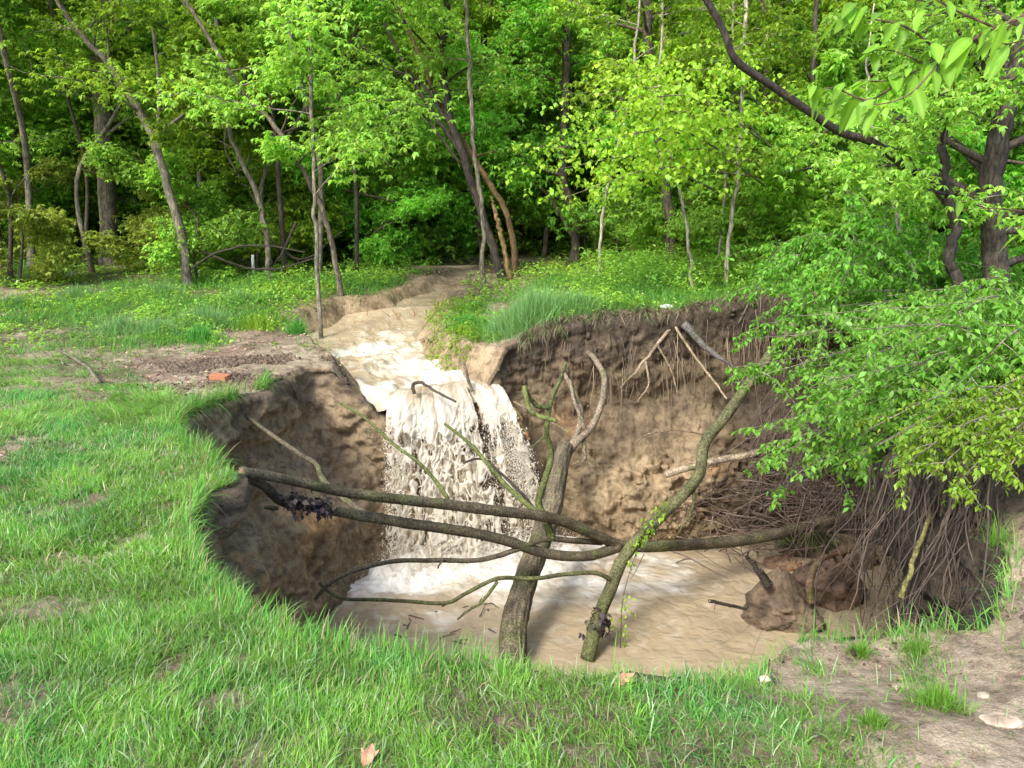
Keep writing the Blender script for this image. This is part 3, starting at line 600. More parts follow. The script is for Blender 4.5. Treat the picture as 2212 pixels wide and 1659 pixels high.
# far wood: a mass nobody could count
far = Acc(); rfw = rg(88)
n = 62000; y = 32 + 62 * rfw.rand(n) ** 1.0; x = rfw.uniform(-1, 1, n) * (y * .75 + 3)
keep = (x > -12 - .12 * y) | (rfw.rand(n) < .12); x, y = x[keep], y[keep]
nn_ = len(x); clx = fbm(x * .35, y * .35, 0, 5, 3); hz_ = G(x, y) + rfw.rand(nn_) ** .8 * (8 + 4 * clx)
cc = np.where((fbm(x * .2, y * .2, 0, 8, 3) > 0)[:, None], MID * 1.1, LIME * .8)
leafset(far, np.stack([x, y, hz_], 1), .26, cc, rfw, 7, .4, .6, .5, .6)
fo = far.build('far_woods', M_leaf); tag(fo, kind='stuff')
ft = Acc()
for i in range(220):
    y = 34 + 45 * rfw.rand(); x = rfw.uniform(-1, 1) * y * .72; z = float(G(x, y)); h = rfw.uniform(6, 10)
    tube(ft, [(x, y, z - .3), (x + rfw.normal(0, .4), y, z + h * .5), (x + rfw.normal(0, .8), y, z + h)], [.10, .08, .03], BG if rfw.rand() < .5 else BK, 5)
fto = ft.build('far_woods_trunks', M_bark); tag(fto, kind='stuff')

# ------------------------------------------------------------------ maple spray, lime green, right of centre
mp_ = Acc(); wd = Acc(); rm = rg(31); org = P(1500, 330, 11.5)
for ax, ay, bx, by, dy in [(1640, 330, 1200, 320, 0), (1600, 300, 1250, 250, .5), (1620, 380, 1210, 430, -.3), (1560, 250, 1300, 170, .2), (1640, 300, 1380, 210, -.5), (1600, 380, 1180, 370, .4), (1660, 250, 1480, 150, 0), (1560, 420, 1310, 395, .2), (1580, 340, 1330, 300, -.2), (1680, 330, 1480, 250, .3), (1650, 400, 1420, 330, .2)]:
    a, b = P(ax, ay, 12 + dy), P(bx, by, 11 + dy); mid = (a + b) / 2 + [0, 0, .25]; pth = catmull([a, mid, b], 20); tube(wd, pth - org, np.linspace(.016, .004, 20), BG, 4)
    cs = []
    for k in range(95):
        p = pth[rm.randint(5, 20)]; cs.append(p + rm.normal(0, 1, 3) * [.3, .34, .10])
    leafset(mp_, np.array(cs) - org, .070, LIME * 1.15, rm, 4, .75, .95, .3, .03)
mr = bpy.data.objects.new('maple_branch', None); C.objects.link(mr); mr.location = org; tag(mr, 'spray of bright lime green maple leaves reaching left over the far bank', 'branch')
wd.build('twigs', M_bark, mr); mp_.build('leaves', M_leaf, mr)

# ------------------------------------------------------------------ shrub hanging over the right bank
def shrub(org, stems, label, rng, ls, col, side_n, side_l, name='shrub', wcol=BG, whorl=5):
    root = bpy.data.objects.new(name, None); C.objects.link(root); root.location = org; tag(root, label, 'shrub')
    wood, lv = Acc(), Acc()
    for pts, r in stems:
        p = catmull(pts, 30); tube(wood, p - org, np.linspace(r, .003, 30), wcol, 5)
        cs = [p[rng.randint(9, 30, 16)] + rng.normal(0, .05, (16, 3))]
        for j in range(side_n):
            k = rng.randint(6, 29); az = rng.rand() * 6.28
            q = walk(p[k], (math.cos(az), math.sin(az), rng.uniform(-.5, .2)), side_l * rng.uniform(.5, 1.2), 6, rng, .25, -.10)
            tube(wood, q - org, np.linspace(.0035, .0012, 7), wcol * 1.3 + .02, 3, cap=False)
            tq = .5 + rng.rand(whorl * 3) * 5.4; ti = tq.astype(int).clip(0, 5); cs.append(q[ti] + (q[ti + 1] - q[ti]) * (tq - ti)[:, None])
        leafset(lv, np.concatenate(cs) - org, ls, col, rng, 3, .65, .5, .35, .012)
    wood.build('stems', M_bark, root); lv.build('foliage', M_near, root)
rs_ = rg(41); org = P(1990, 790, 6.6)
stems = []
for (u0, v0, u1, v1, y0, y1) in [(2120, 820, 1620, 810, 6.8, 6.9), (2130, 780, 1660, 740, 6.9, 7.2), (2140, 850, 1650, 900, 6.5, 6.6), (2150, 830, 1720, 960, 6.3, 6.2), (2160, 850, 1700, 1060, 6.2, 6.1), (2180, 820, 1780, 720, 6.5, 6.6),
                             (2190, 850, 1860, 780, 6.0, 5.8), (2200, 880, 1800, 900, 5.8, 5.7), (2150, 880, 1790, 1000, 5.8, 5.8), (2220, 830, 1950, 860, 5.2, 5.2), (2240, 850, 1920, 950, 5.0, 5.0), (2260, 860, 1990, 1000, 4.7, 4.8), (2200, 760, 1880, 640, 7.2, 7.4), (2150, 740, 1760, 660, 7.8, 8), (2240, 760, 2050, 680, 6, 6)]:
    for jj in range(2):
        a = P(u0, v0, y0) + rs_.normal(0, .12, 3); b = P(u1 + rs_.normal(0, 35), v1 + rs_.normal(0, 30), y1 + rs_.normal(0, .2)); m1 = a * .6 + b * .4 + [0, 0, .28]
        stems.append(([a + [.3, .3, -.4], a, m1, b], .012))
for q in range(34):
    v0 = rs_.uniform(720, 900); y0 = rs_.uniform(4.8, 7.6); u1 = rs_.uniform(1720, 2200); v1 = rs_.uniform(640, 1040); y1 = y0 + rs_.normal(-.2, .2)
    a = P(2190 + rs_.normal(40, 40), v0, y0); b = P(u1, v1, y1); stems.append(([a + [.3, .3, -.4], a, a * .6 + b * .4 + [0, 0, .22], b], .010))
shrub(org, stems, 'dense green shrub hanging over the right bank of the sinkhole', rs_, .056, np.array([.19, .40, .055]), 26, .5)
stems = []
for (u0, v0, u1, v1, y) in [(2240, 900, 1960, 1000, 3.9), (2260, 880, 1925, 1025, 3.9), (2280, 930, 2060, 1050, 3.7), (2260, 850, 1980, 950, 4.0), (2300, 900, 2120, 1010, 3.7), (2300, 820, 2080, 900, 4.0), (2240, 870, 1900, 960, 4.1), (2260, 900, 2000, 1035, 3.8), (2280, 900, 2100, 1055, 3.7), (2250, 860, 1930, 990, 4.2), (2270, 860, 1970, 1020, 4.0), (2290, 950, 2150, 1050, 3.6), (2230, 840, 1870, 930, 4.4), (2230, 860, 1850, 985, 4.6)]:
    a = P(u0, v0, y); b = P(u1, v1, y); stems.append(([a + [.4, .3, -.2], a, (a + b) / 2 + [0, 0, .1], b], .008))
shrub(P(2240, 950, 4.3), stems, 'lighter green leafy sprig hanging lowest in front of the root wall', rg(43), .036, LIME * .78, 14, .22, name='sprig')
# thicket between shrub and wood
stems = []
for i in range(26):
    u = rs_.uniform(1720, 2230); v = rs_.uniform(330, 660); y = rs_.uniform(7.8, 9.5); b = P(u, v, y); a = np.array([b[0] + rs_.normal(.3, .4), y + .3, G(b[0], y)])
    stems.append(([a, a * .5 + b * .5 + rs_.normal(0, .15, 3), b], .012))
shrub(P(2000, 650, 8.5), stems, 'tangled green thicket with twining stems below the arching limb', rs_, .066, np.array([.17, .40, .05]), 26, .6, name='thicket')

# ------------------------------------------------------------------ near leaves, top right
def bigleaf(acc, b, d, L, W, nrm, col, sag=.25):
    d = d / np.linalg.norm(d); s = np.cross(d, nrm); s /= np.linalg.norm(s); n_ = np.cross(s, d)
    t = np.linspace(0, 1, 9)[:, None]; c = np.array([-1, -.5, 0, .5, 1])[None]
    wp = (np.sin(math.pi * t ** .8) ** .8) * (1 - .25 * t) * W / 2; wp[-1] = .0005; wp[0] = .002
    ctr = b + d * L * t - np.array([0, 0, 1]) * sag * L * t ** 2
    V = ctr[:, None, :] + s[None, None] * (wp * c)[..., None] + n_[None, None] * (np.abs(c) * wp * .35)[..., None] + n_[None, None] * (.004 * np.sin(t * 40) * np.abs(c))[..., None] * .5
    cc = col * (1 + .0 * c[..., None] + 0 * t[..., None]); vein = (np.abs(c) < .1)
    cc = np.where(vein[..., None], col * 1.25, cc) + 0 * V
    acc.add(V.reshape(-1, 3), grid_q(9, 5), cc.reshape(-1, 3))
def near_branch(twigs, label, rng, L, name='leafy_branch', wcol=np.array([.12, .07, .05])):
    org = twigs[0][0][0]; root = bpy.data.objects.new(name, None); C.objects.link(root); root.location = org; tag(root, label, 'branch')
    wood, lv = Acc(), Acc()
    for pts, r, n, f0 in twigs:
        p = catmull(pts, 40); tube(wood, p - org, np.linspace(r, .0015, 40), wcol, 6)
        for i in range(n):
            k = int((f0 + (1 - f0) * (i + .5) / n) * 38); dd_ = p[k + 1] - p[k]; dd_ /= np.linalg.norm(dd_)
            sd = np.cross(dd_, [0, 0, 1.]); sd *= (1 if i % 2 else -1)
            d = dd_ * .55 + sd * rng.uniform(.5, 1.0) + np.array([0, 0, -rng.uniform(.1, 1.2)]) + rng.normal(0, .35, 3)
            nm = np.array([rng.normal(0, .3), -.4 + rng.normal(0, .25), 1.])
            ll = L * rng.uniform(.5, 1.2)
            bigleaf(lv, p[k] - org + rng.normal(0, .018, 3), d, ll, ll * .46, nm, LIME * rng.uniform(.55, .95) * [.85, 1.05, 1], rng.uniform(.1, .4))
    wood.build('twigs', M_bark, root); lv.build('leaves', M_near, root)
rb = rg(51)
def TW(us, y, r, n, f0=.1): return ([P(u, v, y + dy) for u, v, dy in us], r, n, f0)
near_branch([TW([(2260, 20, 0), (2150, 60, 0), (2040, 120, .05), (1940, 170, .05), (1850, 175, 0)], 2.6, .006, 34, .15), TW([(2040, 120, .05), (1960, 60, 0), (1880, 40, 0), (1840, 30, 0)], 2.6, .004, 24),
             TW([(1960, 160, .05), (1880, 215, 0), (1800, 190, 0), (1745, 205, 0)], 2.6, .004, 24), TW([(2150, 60, 0), (2060, 20, 0), (1990, -20, 0)], 2.6, .004, 8), TW([(2000, 140, 0), (1930, 110, .1), (1860, 110, .1)], 2.7, .003, 10),
             TW([(2040, 120, 0), (1970, 200, -.1), (1900, 225, -.1), (1850, 215, -.1)], 2.6, .003, 9)],
            'large soft lime green leaves on a twig close by at the top right', rb, .092)
near_branch([TW([(2300, -30, 0), (2200, 40, 0), (2150, 90, 0), (2130, 130, 0)], 2.9, .006, 9), TW([(2280, 60, 0), (2200, 90, 0), (2150, 95, 0)], 2.9, .004, 7)], 'smaller cluster of green leaves in the extreme top right corner', rb, .092)
near_branch([TW([(2290, 470, 0), (2200, 455, 0), (2130, 450, 0), (2070, 455, 0)], 3.0, .004, 9), TW([(2300, 500, 0), (2230, 480, 0), (2190, 500, 0)], 2.9, .003, 7), TW([(2300, 590, 0), (2240, 600, 0), (2205, 560, 0)], 3.0, .003, 6)], 'bright green leaf cluster reaching in from the right edge at mid height', rb, .085)

# ------------------------------------------------------------------ fallen logs and branches
LB = np.array([.125, .104, .068]); LM = np.array([.11, .13, .04]); LD = np.array([.07, .056, .042]); LWd = np.array([.30, .21, .12])
def D(px, n=60): return catmull([P(*q) for q in px], n)
def branch(name, label, parts, col, k=14, bark=.13, cat='branch', mat=None, twist=.0, group=None):
    """parts: list of (px path (u,v,y), w0, w1 in px). First is the main stem"""
    acc = Acc(); org = P(*parts[0][0][0])
    for i, (px, w0, w1, *c) in enumerate(parts):
        n = (220 if w0 > 40 else 140) if i == 0 else 80; p = D(px, n); dist = np.array([q[2] for q in px]).mean() * 1.05
        rw = rg(len(px) * 7 + i + int(w0)); L = np.linspace(0, 1, n); 
        p = p + np.stack([fbm(L * 9, L * 0 + i, a * 5., int(w0) + 7, 2) for a in range(3)], 1) * w0 / F * dist * .35 * (6 if w0 < 14 else 3 if w0 < 40 else .6) / 6 *  np.sin(math.pi * L)[:, None]
        rad = np.linspace(w0, w1, n) / F * dist / 2 * (1 + .05 * fbm(L * 9, 0, 0, i + 3, 2))
        cc = c[0] if c else col; nz = fbm(p[:, 0] * 6, p[:, 1] * 6, p[:, 2] * 6, 4, 3)
        kk = k if i == 0 else 9; cv = np.repeat(mixc(cc + 0 * p, LM, ss(nz, .0, .5) * (.6 if np.mean(cc) > .075 else 0)), kk, 0); cv = np.vstack([cv, LWd[None], LWd[None]])
        tube(acc, p - org, rad, cv, kk, bark, i + 3)
    o = acc.build(name, mat or M_log); o.location = org; return tag(o, label, cat, group)
branch('fallen_log', 'thick furrowed trunk leaning out of the pool in front of the falls', [
    ([(1106, 1440, 6.75), (1112, 1340, 7.1), (1140, 1240, 7.6), (1170, 1160, 8.1), (1195, 1080, 8.6), (1212, 1000, 9.1), (1222, 965, 9.35)], 49, 38)], LB * 1.15, 60, .15, 'tree trunk')
branch('forked_roots', 'pale brown looping roots joining the leaning trunk to the far bank', [
    ([(1222, 985, 9.3), (1250, 950, 9.4), (1280, 920, 9.5), (1300, 870, 9.6), (1303, 810, 9.7), (1285, 775, 9.85), (1270, 762, 10.1)], 16, 11), ([(1215, 990, 9.3), (1245, 940, 9.45), (1255, 890, 9.6), (1235, 840, 9.75), (1215, 800, 10)], 15, 8),
    ([(1262, 925, 9.45), (1240, 860, 9.6), (1230, 820, 9.8)], 9, 6), ([(1260, 940, 9.45), (1262, 990, 9.4), (1245, 1010, 9.4)], 10, 4)], np.array([.24, .19, .14]), 10, .1, 'root')
branch('fallen_branch', 'long forked branch lying across the pit from the grassy left rim to the right bank', [
    ([(1880, 1105, 9.6), (1750, 1135, 9.1), (1640, 1162, 8.7), (1520, 1176, 8.3), (1430, 1178, 8.0), (1340, 1178, 7.8), (1290, 1160, 7.6), (1200, 1125, 7.3), (1080, 1105, 6.9), (960, 1088, 6.6), (850, 1076, 6.3), (740, 1062, 6.0), (640, 1040, 5.7), (520, 1018, 5.3)], 30, 15),
    ([(1340, 1180, 7.8), (1270, 1200, 7.55), (1180, 1195, 7.3), (1080, 1165, 7.0), (960, 1140, 6.7), (850, 1122, 6.4), (760, 1110, 6.2), (680, 1098, 6.0), (610, 1085, 5.8), (570, 1050, 5.6), (520, 1025, 5.35)], 27, 17),
    ([(600, 1098, 5.8), (570, 1096, 5.75)], 10, 7),
    ([(1300, 1172, 7.75), (1240, 1168, 7.5), (1180, 1165, 7.3), (1120, 1185, 7.1), (1040, 1208, 6.95), (940, 1210, 6.8), (850, 1212, 6.6), (760, 1235, 6.4), (710, 1262, 6.3), (680, 1295, 6.25)], 14, 7),
    ([(958, 1208, 6.8), (945, 1228, 6.8)], 6, 3)], LB, 20, .11)
branch('leaning_limb', 'crooked green brown limb standing in the pool and rising into the shrub', [
    ([(1268, 1425, 6.9), (1290, 1345, 7.1), (1325, 1260, 7.3), (1350, 1200, 7.45), (1400, 1140, 7.55), (1470, 1075, 7.7), (1510, 1020, 7.8), (1525, 955, 7.9), (1570, 895, 7.95), (1615, 830, 8.05), (1660, 770, 8.2), (1720, 700, 8.3)], 27, 20),
    ([(1325, 1255, 7.3), (1285, 1237, 7.2), (1220, 1240, 7.1), (1150, 1250, 7.0), (1075, 1252, 6.9), (1010, 1280, 6.8), (965, 1303, 6.7), (880, 1300, 6.6), (790, 1295, 6.5), (735, 1290, 6.4), (700, 1270, 6.4), (690, 1258, 6.4)], 11, 6),
    ([(1075, 1256, 6.9), (1040, 1300, 6.8), (1010, 1320, 6.8), (988, 1338, 6.8)], 8, 4), ([(965, 1303, 6.7), (955, 1310, 6.7)], 5, 3),
    ([(1500, 1040, 7.75), (1497, 1090, 7.7), (1480, 1130, 7.7), (1462, 1155, 7.7)], 8, 4)], mixc(LB, LM, .45), 20, .11)
branch('mossy_stick', 'upright green mossy stick with a hooked sawn side branch', [
    ([(1192, 1165, 7.35), (1178, 1120, 7.4), (1165, 1085, 7.45), (1178, 1030, 7.5), (1190, 975, 7.6), (1180, 930, 7.6), (1190, 870, 7.7), (1210, 820, 7.8), (1222, 785, 7.9)], 17, 7, LM * .9),
    ([(1184, 880, 7.65), (1152, 872, 7.6), (1132, 835, 7.5)], 10, 10, LM), ([(1133, 835, 7.5), (1138, 870, 7.4), (1160, 895, 7.35), (1203, 910, 7.3)], 11, 9, LM * 1.1), ([(1180, 940, 7.6), (1145, 968, 7.5)], 5, 2)], LM, 12, .1)
branch('slender_branch', 'slender mossy branch slanting down in front of the right half of the falls', [
    ([(960, 915, 8.3), (1010, 955, 8.1), (1060, 1010, 7.9), (1110, 1065, 7.7), (1165, 1110, 7.5)], 6, 12, LM)], LM, 10, .1)
branch('slender_branch', 'slender mossy branch slanting down in front of the left half of the falls', [
    ([(735, 870, 7.5), (790, 905, 7.4), (850, 960, 7.2), (905, 1000, 7.1), (945, 1045, 7.0), (968, 1078, 6.9)], 5, 9, LM), ([(830, 935, 7.3), (790, 925, 7.3)], 4, 2)], LM, 10, .1)
branch('slender_branch', 'lichen spotted branch leaning from the left rim beside the brick down to the long branch', [
    ([(488, 862, 7.9), (560, 920, 7.5), (640, 975, 7.1), (685, 1005, 6.9), (700, 1040, 6.7), (740, 1075, 6.5), (790, 1110, 6.35)], 8, 14)], LB, 10, .12)
branch('slender_branch', 'dark thin branch curving behind the leaning trunk beside the falls', [
    ([(1000, 1000, 8.6), (1040, 992, 8.6), (1090, 1030, 8.5), (1130, 1070, 8.4), (1170, 1120, 8.3)], 5, 8)], LD, 8, .1)
branch('drift_log', 'pale stripped drift log resting on the slumped bank', [([(1437, 1025, 9.6), (1520, 1000, 9.5), (1600, 985, 9.4), (1690, 962, 9.3)], 16, 13, np.array([.3, .24, .17]))], np.array([.3, .24, .17]), 12, .08, 'log')
branch('hanging_root', 'pale forked root hanging down the middle of the far bank', [([(1462, 690, 10.55), (1425, 740, 10.4), (1385, 790, 10.2), (1340, 838, 10.1)], 9, 4, np.array([.3, .23, .16])), ([(1395, 780, 10.2), (1400, 830, 10.1), (1375, 870, 10.1)], 5, 2, np.array([.3, .23, .16])), ([(1420, 745, 10.3), (1450, 800, 10.2), (1463, 850, 10.1)], 4, 2, np.array([.26, .19, .13]))], LB, 8, .1, 'root')
branch('leaning_stick', 'pale straight stick leaning down the far bank towards the crooked limb', [([(1455, 700, 10.5), (1500, 770, 10.2), (1540, 820, 10.0), (1570, 862, 9.8)], 6, 4, np.array([.34, .26, .17]))], LB, 8, .1, 'stick')
branch('split_plank', 'dark grey splintered slab of wood hanging over the far bank', [([(1478, 700, 10.5), (1520, 745, 10.3), (1560, 775, 10.1), (1588, 795, 10.0)], 17, 3, np.array([.12, .11, .10]))], LB, 10, .15, 'wood')
branch('thin_root', 'thin curving root crossing the orange sand below the far bank', [([(1370, 960, 9.9), (1400, 938, 9.85), (1460, 930, 9.8), (1520, 938, 9.8)], 4, 3, np.array([.2, .15, .1]))], LB, 6, .1, 'root')
branch('broken_branch', 'orange brown broken branch sticking from the bank just right of the falls', [([(1088, 868, 9.9), (1120, 895, 9.7), (1130, 925, 9.7), (1142, 950, 9.7)], 8, 9, np.array([.32, .17, .08])), ([(1082, 905, 9.8), (1110, 900, 9.75)], 4, 3, np.array([.32, .17, .08]))], LB, 8, .1)
branch('wedged_stick', 'thin dark stick slanting upward between the roots and the falls', [([(1110, 868, 9.8), (1170, 900, 9.6), (1230, 935, 9.4)], 5, 5, np.array([.2, .15, .1]))], LB, 8, .1, 'stick')
branch('root_snag', 'curved brown root with dark fine rootlets standing in the pool at the right', [
    ([(1752, 1300, 7.5), (1750, 1260, 7.5), (1765, 1215, 7.6), (1800, 1195, 7.7), (1840, 1190, 7.8), (1852, 1182, 7.8)], 17, 11, np.array([.2, .13, .08])), ([(1790, 1200, 7.7), (1775, 1180, 7.6)], 9, 4), ([(1800, 1200, 7.7), (1810, 1220, 7.7), (1790, 1235, 7.7)], 8, 3), ([(1830, 1190, 7.8), (1815, 1215, 7.8)], 5, 2), ([(1765, 1215, 7.6), (1740, 1222, 7.6)], 7, 2)], LD, 10, .15, 'root')
branch('stub', 'short black driftwood stub sticking up from the pool', [([(1660, 1268, 7.5), (1640, 1235, 7.6), (1625, 1215, 7.7), (1610, 1200, 7.7)], 16, 6, LD * .6), ([(1640, 1235, 7.6), (1655, 1250, 7.6), (1668, 1262, 7.5)], 18, 8, LD * .6), ([(1612, 1208, 7.7), (1618, 1190, 7.7)], 5, 3)], LD * .5, 10, .25, 'driftwood')
branch('stick', 'thin dark stick poking left from the clod of earth', [([(1532, 1298, 7.0), (1570, 1306, 7.1), (1612, 1316, 7.2)], 8, 7, LD), ([(1545, 1300, 7), (1543, 1318, 7)], 2, 1)], LD, 8, .1, 'stick')
branch('mossy_pole', 'straight mossy pole leaning against the dark root wall', [([(1945, 1292, 4.0), (1965, 1240, 4.05), (1990, 1160, 4.15), (2030, 1050, 4.3)], 12, 9, mixc(LB, np.array([.22, .2, .06]), .7))], LM, 10, .08, 'pole')
branch('curved_root', 'shiny dark root arching over the lip of the falls', [([(895, 850, 9.45), (892, 832, 9.5), (910, 826, 9.45), (940, 845, 9.35), (985, 868, 9.2)], 8, 5, LD)], LD, 8, .05, 'root')
branch('lodged_stick', 'stick lodged upright in the lip of the falls', [([(1002, 785, 9.9), (1010, 815, 9.8), (1020, 845, 9.7)], 6, 6, LB)], LD, 8, .1, 'stick')
branch('lawn_stick', 'long grey stick lying on the matted lawn at the left', [([(100, 742, PZ(100, 742, .05)[1]), (150, 768, PZ(150, 768, .08)[1]), (190, 795, PZ(190, 795, .08)[1]), (212, 825, PZ(212, 825, .04)[1])], 4, 8, BG)], BG, 8, .1, 'stick')
branch('log_stub', 'short dark log lying in the grass below the left trees', [([(118, 580, PZ(118, 584, .5)[1]), (162, 584, PZ(162, 588, .48)[1])], 14, 13, LD)], LD, 10, .12, 'log')
# sticks of the fallen brush at the left
for i, q in enumerate([[(400, 590), (470, 545), (560, 530), (660, 545)], [(430, 540), (520, 575), (600, 580), (690, 555)], [(640, 480), (600, 560), (560, 585)], [(560, 500), (650, 560), (740, 500)]]):
    branch('brush_branch', ['long bare branch lying low across the brush left of the stream', 'sagging bare branch lying nearest the ground in the brush', 'short steep bare branch in the brush', 'bare branch sagging in a curve between the slim trees'][i], [([(u, v, 15.5 + .3 * i) for u, v in q], 5, 3, BD)], BD, 6, .1, group='bare branches in the brush')

for q_, n_, lb in [((1292, 1352, 7.08), 70, 'clump of black wet leaves snagged on the lower part of the crooked limb'), ((640, 1078, 5.75), 45, 'clump of dark wet leaves caught on the long branch near the left rim'), ((690, 1092, 5.95), 40, 'small dark leaf clump on the long branch, nearer the falls')]:
    r = rg(n_); ac = Acc(); leafset(ac, r.normal(0, 1, (n_, 3)) * [.05, .04, .06 if n_ > 60 else .03], .06, np.array([.055, .042, .038]), r, 3, .5, .7, .9, .01); o = ac.build('leaf_clump', M_dead); o.location = P(*q_); tag(o, lb, 'dead leaves')
for q_, n_, cc, sp_, lb in [((820, 642, 13.9), 90, np.array([.30, .13, .04]), (.45, .2, .16), 'tangle of orange rootlets on the left bank where the stream appears'), ((868, 652, 14.0), 50, np.array([.04, .03, .022]), (.25, .15, .1), 'black root tangle dipping into the stream beside the orange rootlets'),
                     ((888, 766, 11.2), 40, np.array([.045, .034, .026]), (.1, .08, .05), 'small black snag of debris at the right edge of the rapids'), ((935, 730, 11.7), 26, np.array([.06, .045, .032]), (.08, .05, .04), 'scrap of dark debris on the sandy slope right of the rapids')]:
    r = rg(n_); ac = Acc(); o3 = P(*q_); o3[2] = float(G(o3[0], o3[1]))
    for i in range(n_):
        d_ = r.normal(0, 1, 3); d_[2] = abs(d_[2]) * .4; tube(ac, walk(r.normal(0, 1, 3) * sp_ * [1, 1, .4] + [0, 0, .03], d_, r.uniform(.4, 1.3) * sp_[0], 6, r, .7), np.linspace(.008, .002, 7), cc * r.uniform(.6, 1.4), 4)
    o = ac.build('root_tangle', M_root); o.location = o3; tag(o, lb, 'roots')
# small leafy vine on the leaning limb
vn = Acc(); rv = rg(61); org = P(1420, 1120, 7.5)
cs = np.array([P(1350 + 90 * q + rv.normal(0, 8), 1215 - 125 * q + rv.normal(0, 10), 7.45 - .05) for q in rv.rand(34)] + [P(1345 + rv.normal(0, 10), v, 7.2) for v in np.linspace(1290, 1400, 16)])
leafset(vn, cs - org, .05, LIME, rv, 4, .7, .45, .4, .02)
for q in ([(1385, 1165, 7.5), (1362, 1230, 7.3), (1345, 1300, 7.2), (1340, 1400, 7.15)], [(1440, 1080, 7.55), (1400, 1135, 7.48), (1375, 1180, 7.4)]): tube(vn, D(q, 20) - org, .004, BG, 4)
vo = vn.build('vine', M_near); vo.location = org; tag(vo, 'little lime green vine climbing the leaning limb', 'vine')

# ------------------------------------------------------------------ clods, stones, brick
def blob(name, label, cat, c, r, col, seed, mat, amp=.3, fr=2.2, nu=90, nv=60, sq=1., parent=None, ang=.0, peak=0.):
    a = np.arange(nu) * 2 * math.pi / nu; b = np.linspace(0.001, math.pi - .001, nv); B, A = np.meshgrid(b, a, indexing='ij')
    d = np.stack([np.sin(B) * np.cos(A), np.sin(B) * np.sin(A), np.cos(B)], -1)
    d = np.sign(d) * np.abs(d) ** sq
    w_ = fr; f = 1 + amp * fbm(d[..., 0] * w_, d[..., 1] * w_, d[..., 2] * w_, seed, 3) + amp * .35 * ridged(d[..., 0] * w_ * 3, d[..., 1] * w_ * 3, d[..., 2] * w_ * 3, seed + 9, 3) * .5 + amp * .12 * fbm(d[..., 0] * 14, d[..., 1] * 14, d[..., 2] * 14, seed + 4, 3)
    V = d * f[..., None] * np.array(r); V[..., 2] *= 1 + peak * (np.exp(-((V[..., 0] / r[0] + .1) ** 2 + (V[..., 1] / r[1]) ** 2) * 3) - .35) * (V[..., 2] > 0); acc = Acc()
    cc = mixc(col + 0 * V, col * .6, ss(fbm(V[..., 0] * 9, V[..., 1] * 9, V[..., 2] * 9, seed + 2, 3), -.1, .4))
    acc.add(V.reshape(-1, 3), grid_q(nv, nu, True), cc.reshape(-1, 3))
    o = acc.build(name, mat, parent); o.location = c; o.rotation_euler = (0, 0, ang)
    if label: tag(o, label, cat)
    return o
blob('earth_clod', 'large pointed clod of reddish earth sitting in the pool', 'clod', tuple(PZ(1695, 1350, WZ) + [0, .1, .08]), (.36, .29, .30), np.array([.20, .15, .10]), 23, M_soil, .5, 1.5, 120, 80, peak=.9)
blob('earth_clod', 'darker rounded clod of earth right behind the curved root', 'clod', tuple(PZ(1800, 1310, WZ) + [0, .2, .10]), (.36, .3, .32), np.array([.18, .12, .08]), 5, M_soil, .35)
blob('earth_clod', 'low clod in the pool just under the grassy clod', 'clod', tuple(PZ(1690, 1222, WZ) + [0, 0, .0]), (.22, .15, .12), np.array([.30, .19, .11]), 7, M_soil, .3)
blob('earth_clod', 'brown lump of earth beside the far end of the curved root', 'clod', tuple(PZ(1845, 1215, WZ) + [0, 0, .06]), (.24, .2, .18), np.array([.2, .14, .09]), 9, M_soil, .35)
blob('earth_clod', 'small dark muddy lump carrying the pinkish white stone', 'clod', tuple(PZ(1652, 1482, -.15) + [0, 0, .0]), (.035, .03, .03), humus * 1.5, 11, M_soil, .4)
blob('stone', 'small pinkish white stone resting on the muddy lump at the pool edge', 'stone', tuple(PZ(1652, 1468, -.12) + [0, 0, .0]), (.02, .016, .013), np.array([.75, .6, .5]), 12, M_rock, .3, 2, 30, 20)
q = PZ(2165, 1540, 0); blob('stone', 'flat tan stone half sunk in the mud near the lower right', 'stone', (q[0], q[1], float(G(q[0], q[1])) + .0), (.07, .045, .016), np.array([.48, .37, .26]), 13, M_rock, .25, 2, 40, 26)
q = PZ(2128, 1468, 0); blob('stone', 'smaller pale stone on the mud beyond the flat one', 'stone', (q[0], q[1], float(G(q[0], q[1])) + .005), (.022, .018, .012), np.array([.55, .45, .33]), 14, M_rock, .25, 2, 30, 20)
q = PZ(1442, 632, .75); blob('stone', 'small white object lying in the weeds on the far bank', 'stone', (q[0], q[1], float(G(q[0], q[1])) + .03), (.09, .05, .035), np.array([.7, .7, .7]), 15, M_rock, .25, 2, 30, 20)
# grassy clod in the pool
gc = PZ(1735, 1190, WZ); o = bpy.data.objects.new('grassy_clod', None); C.objects.link(o); o.location = gc; tag(o, 'fallen clod of turf with long flattened grass lying in the pool', 'turf')
b = blob('soil', None, None, (0, 0, .06), (.34, .24, .2), humus * 2, 17, M_soil, .3, parent=o)

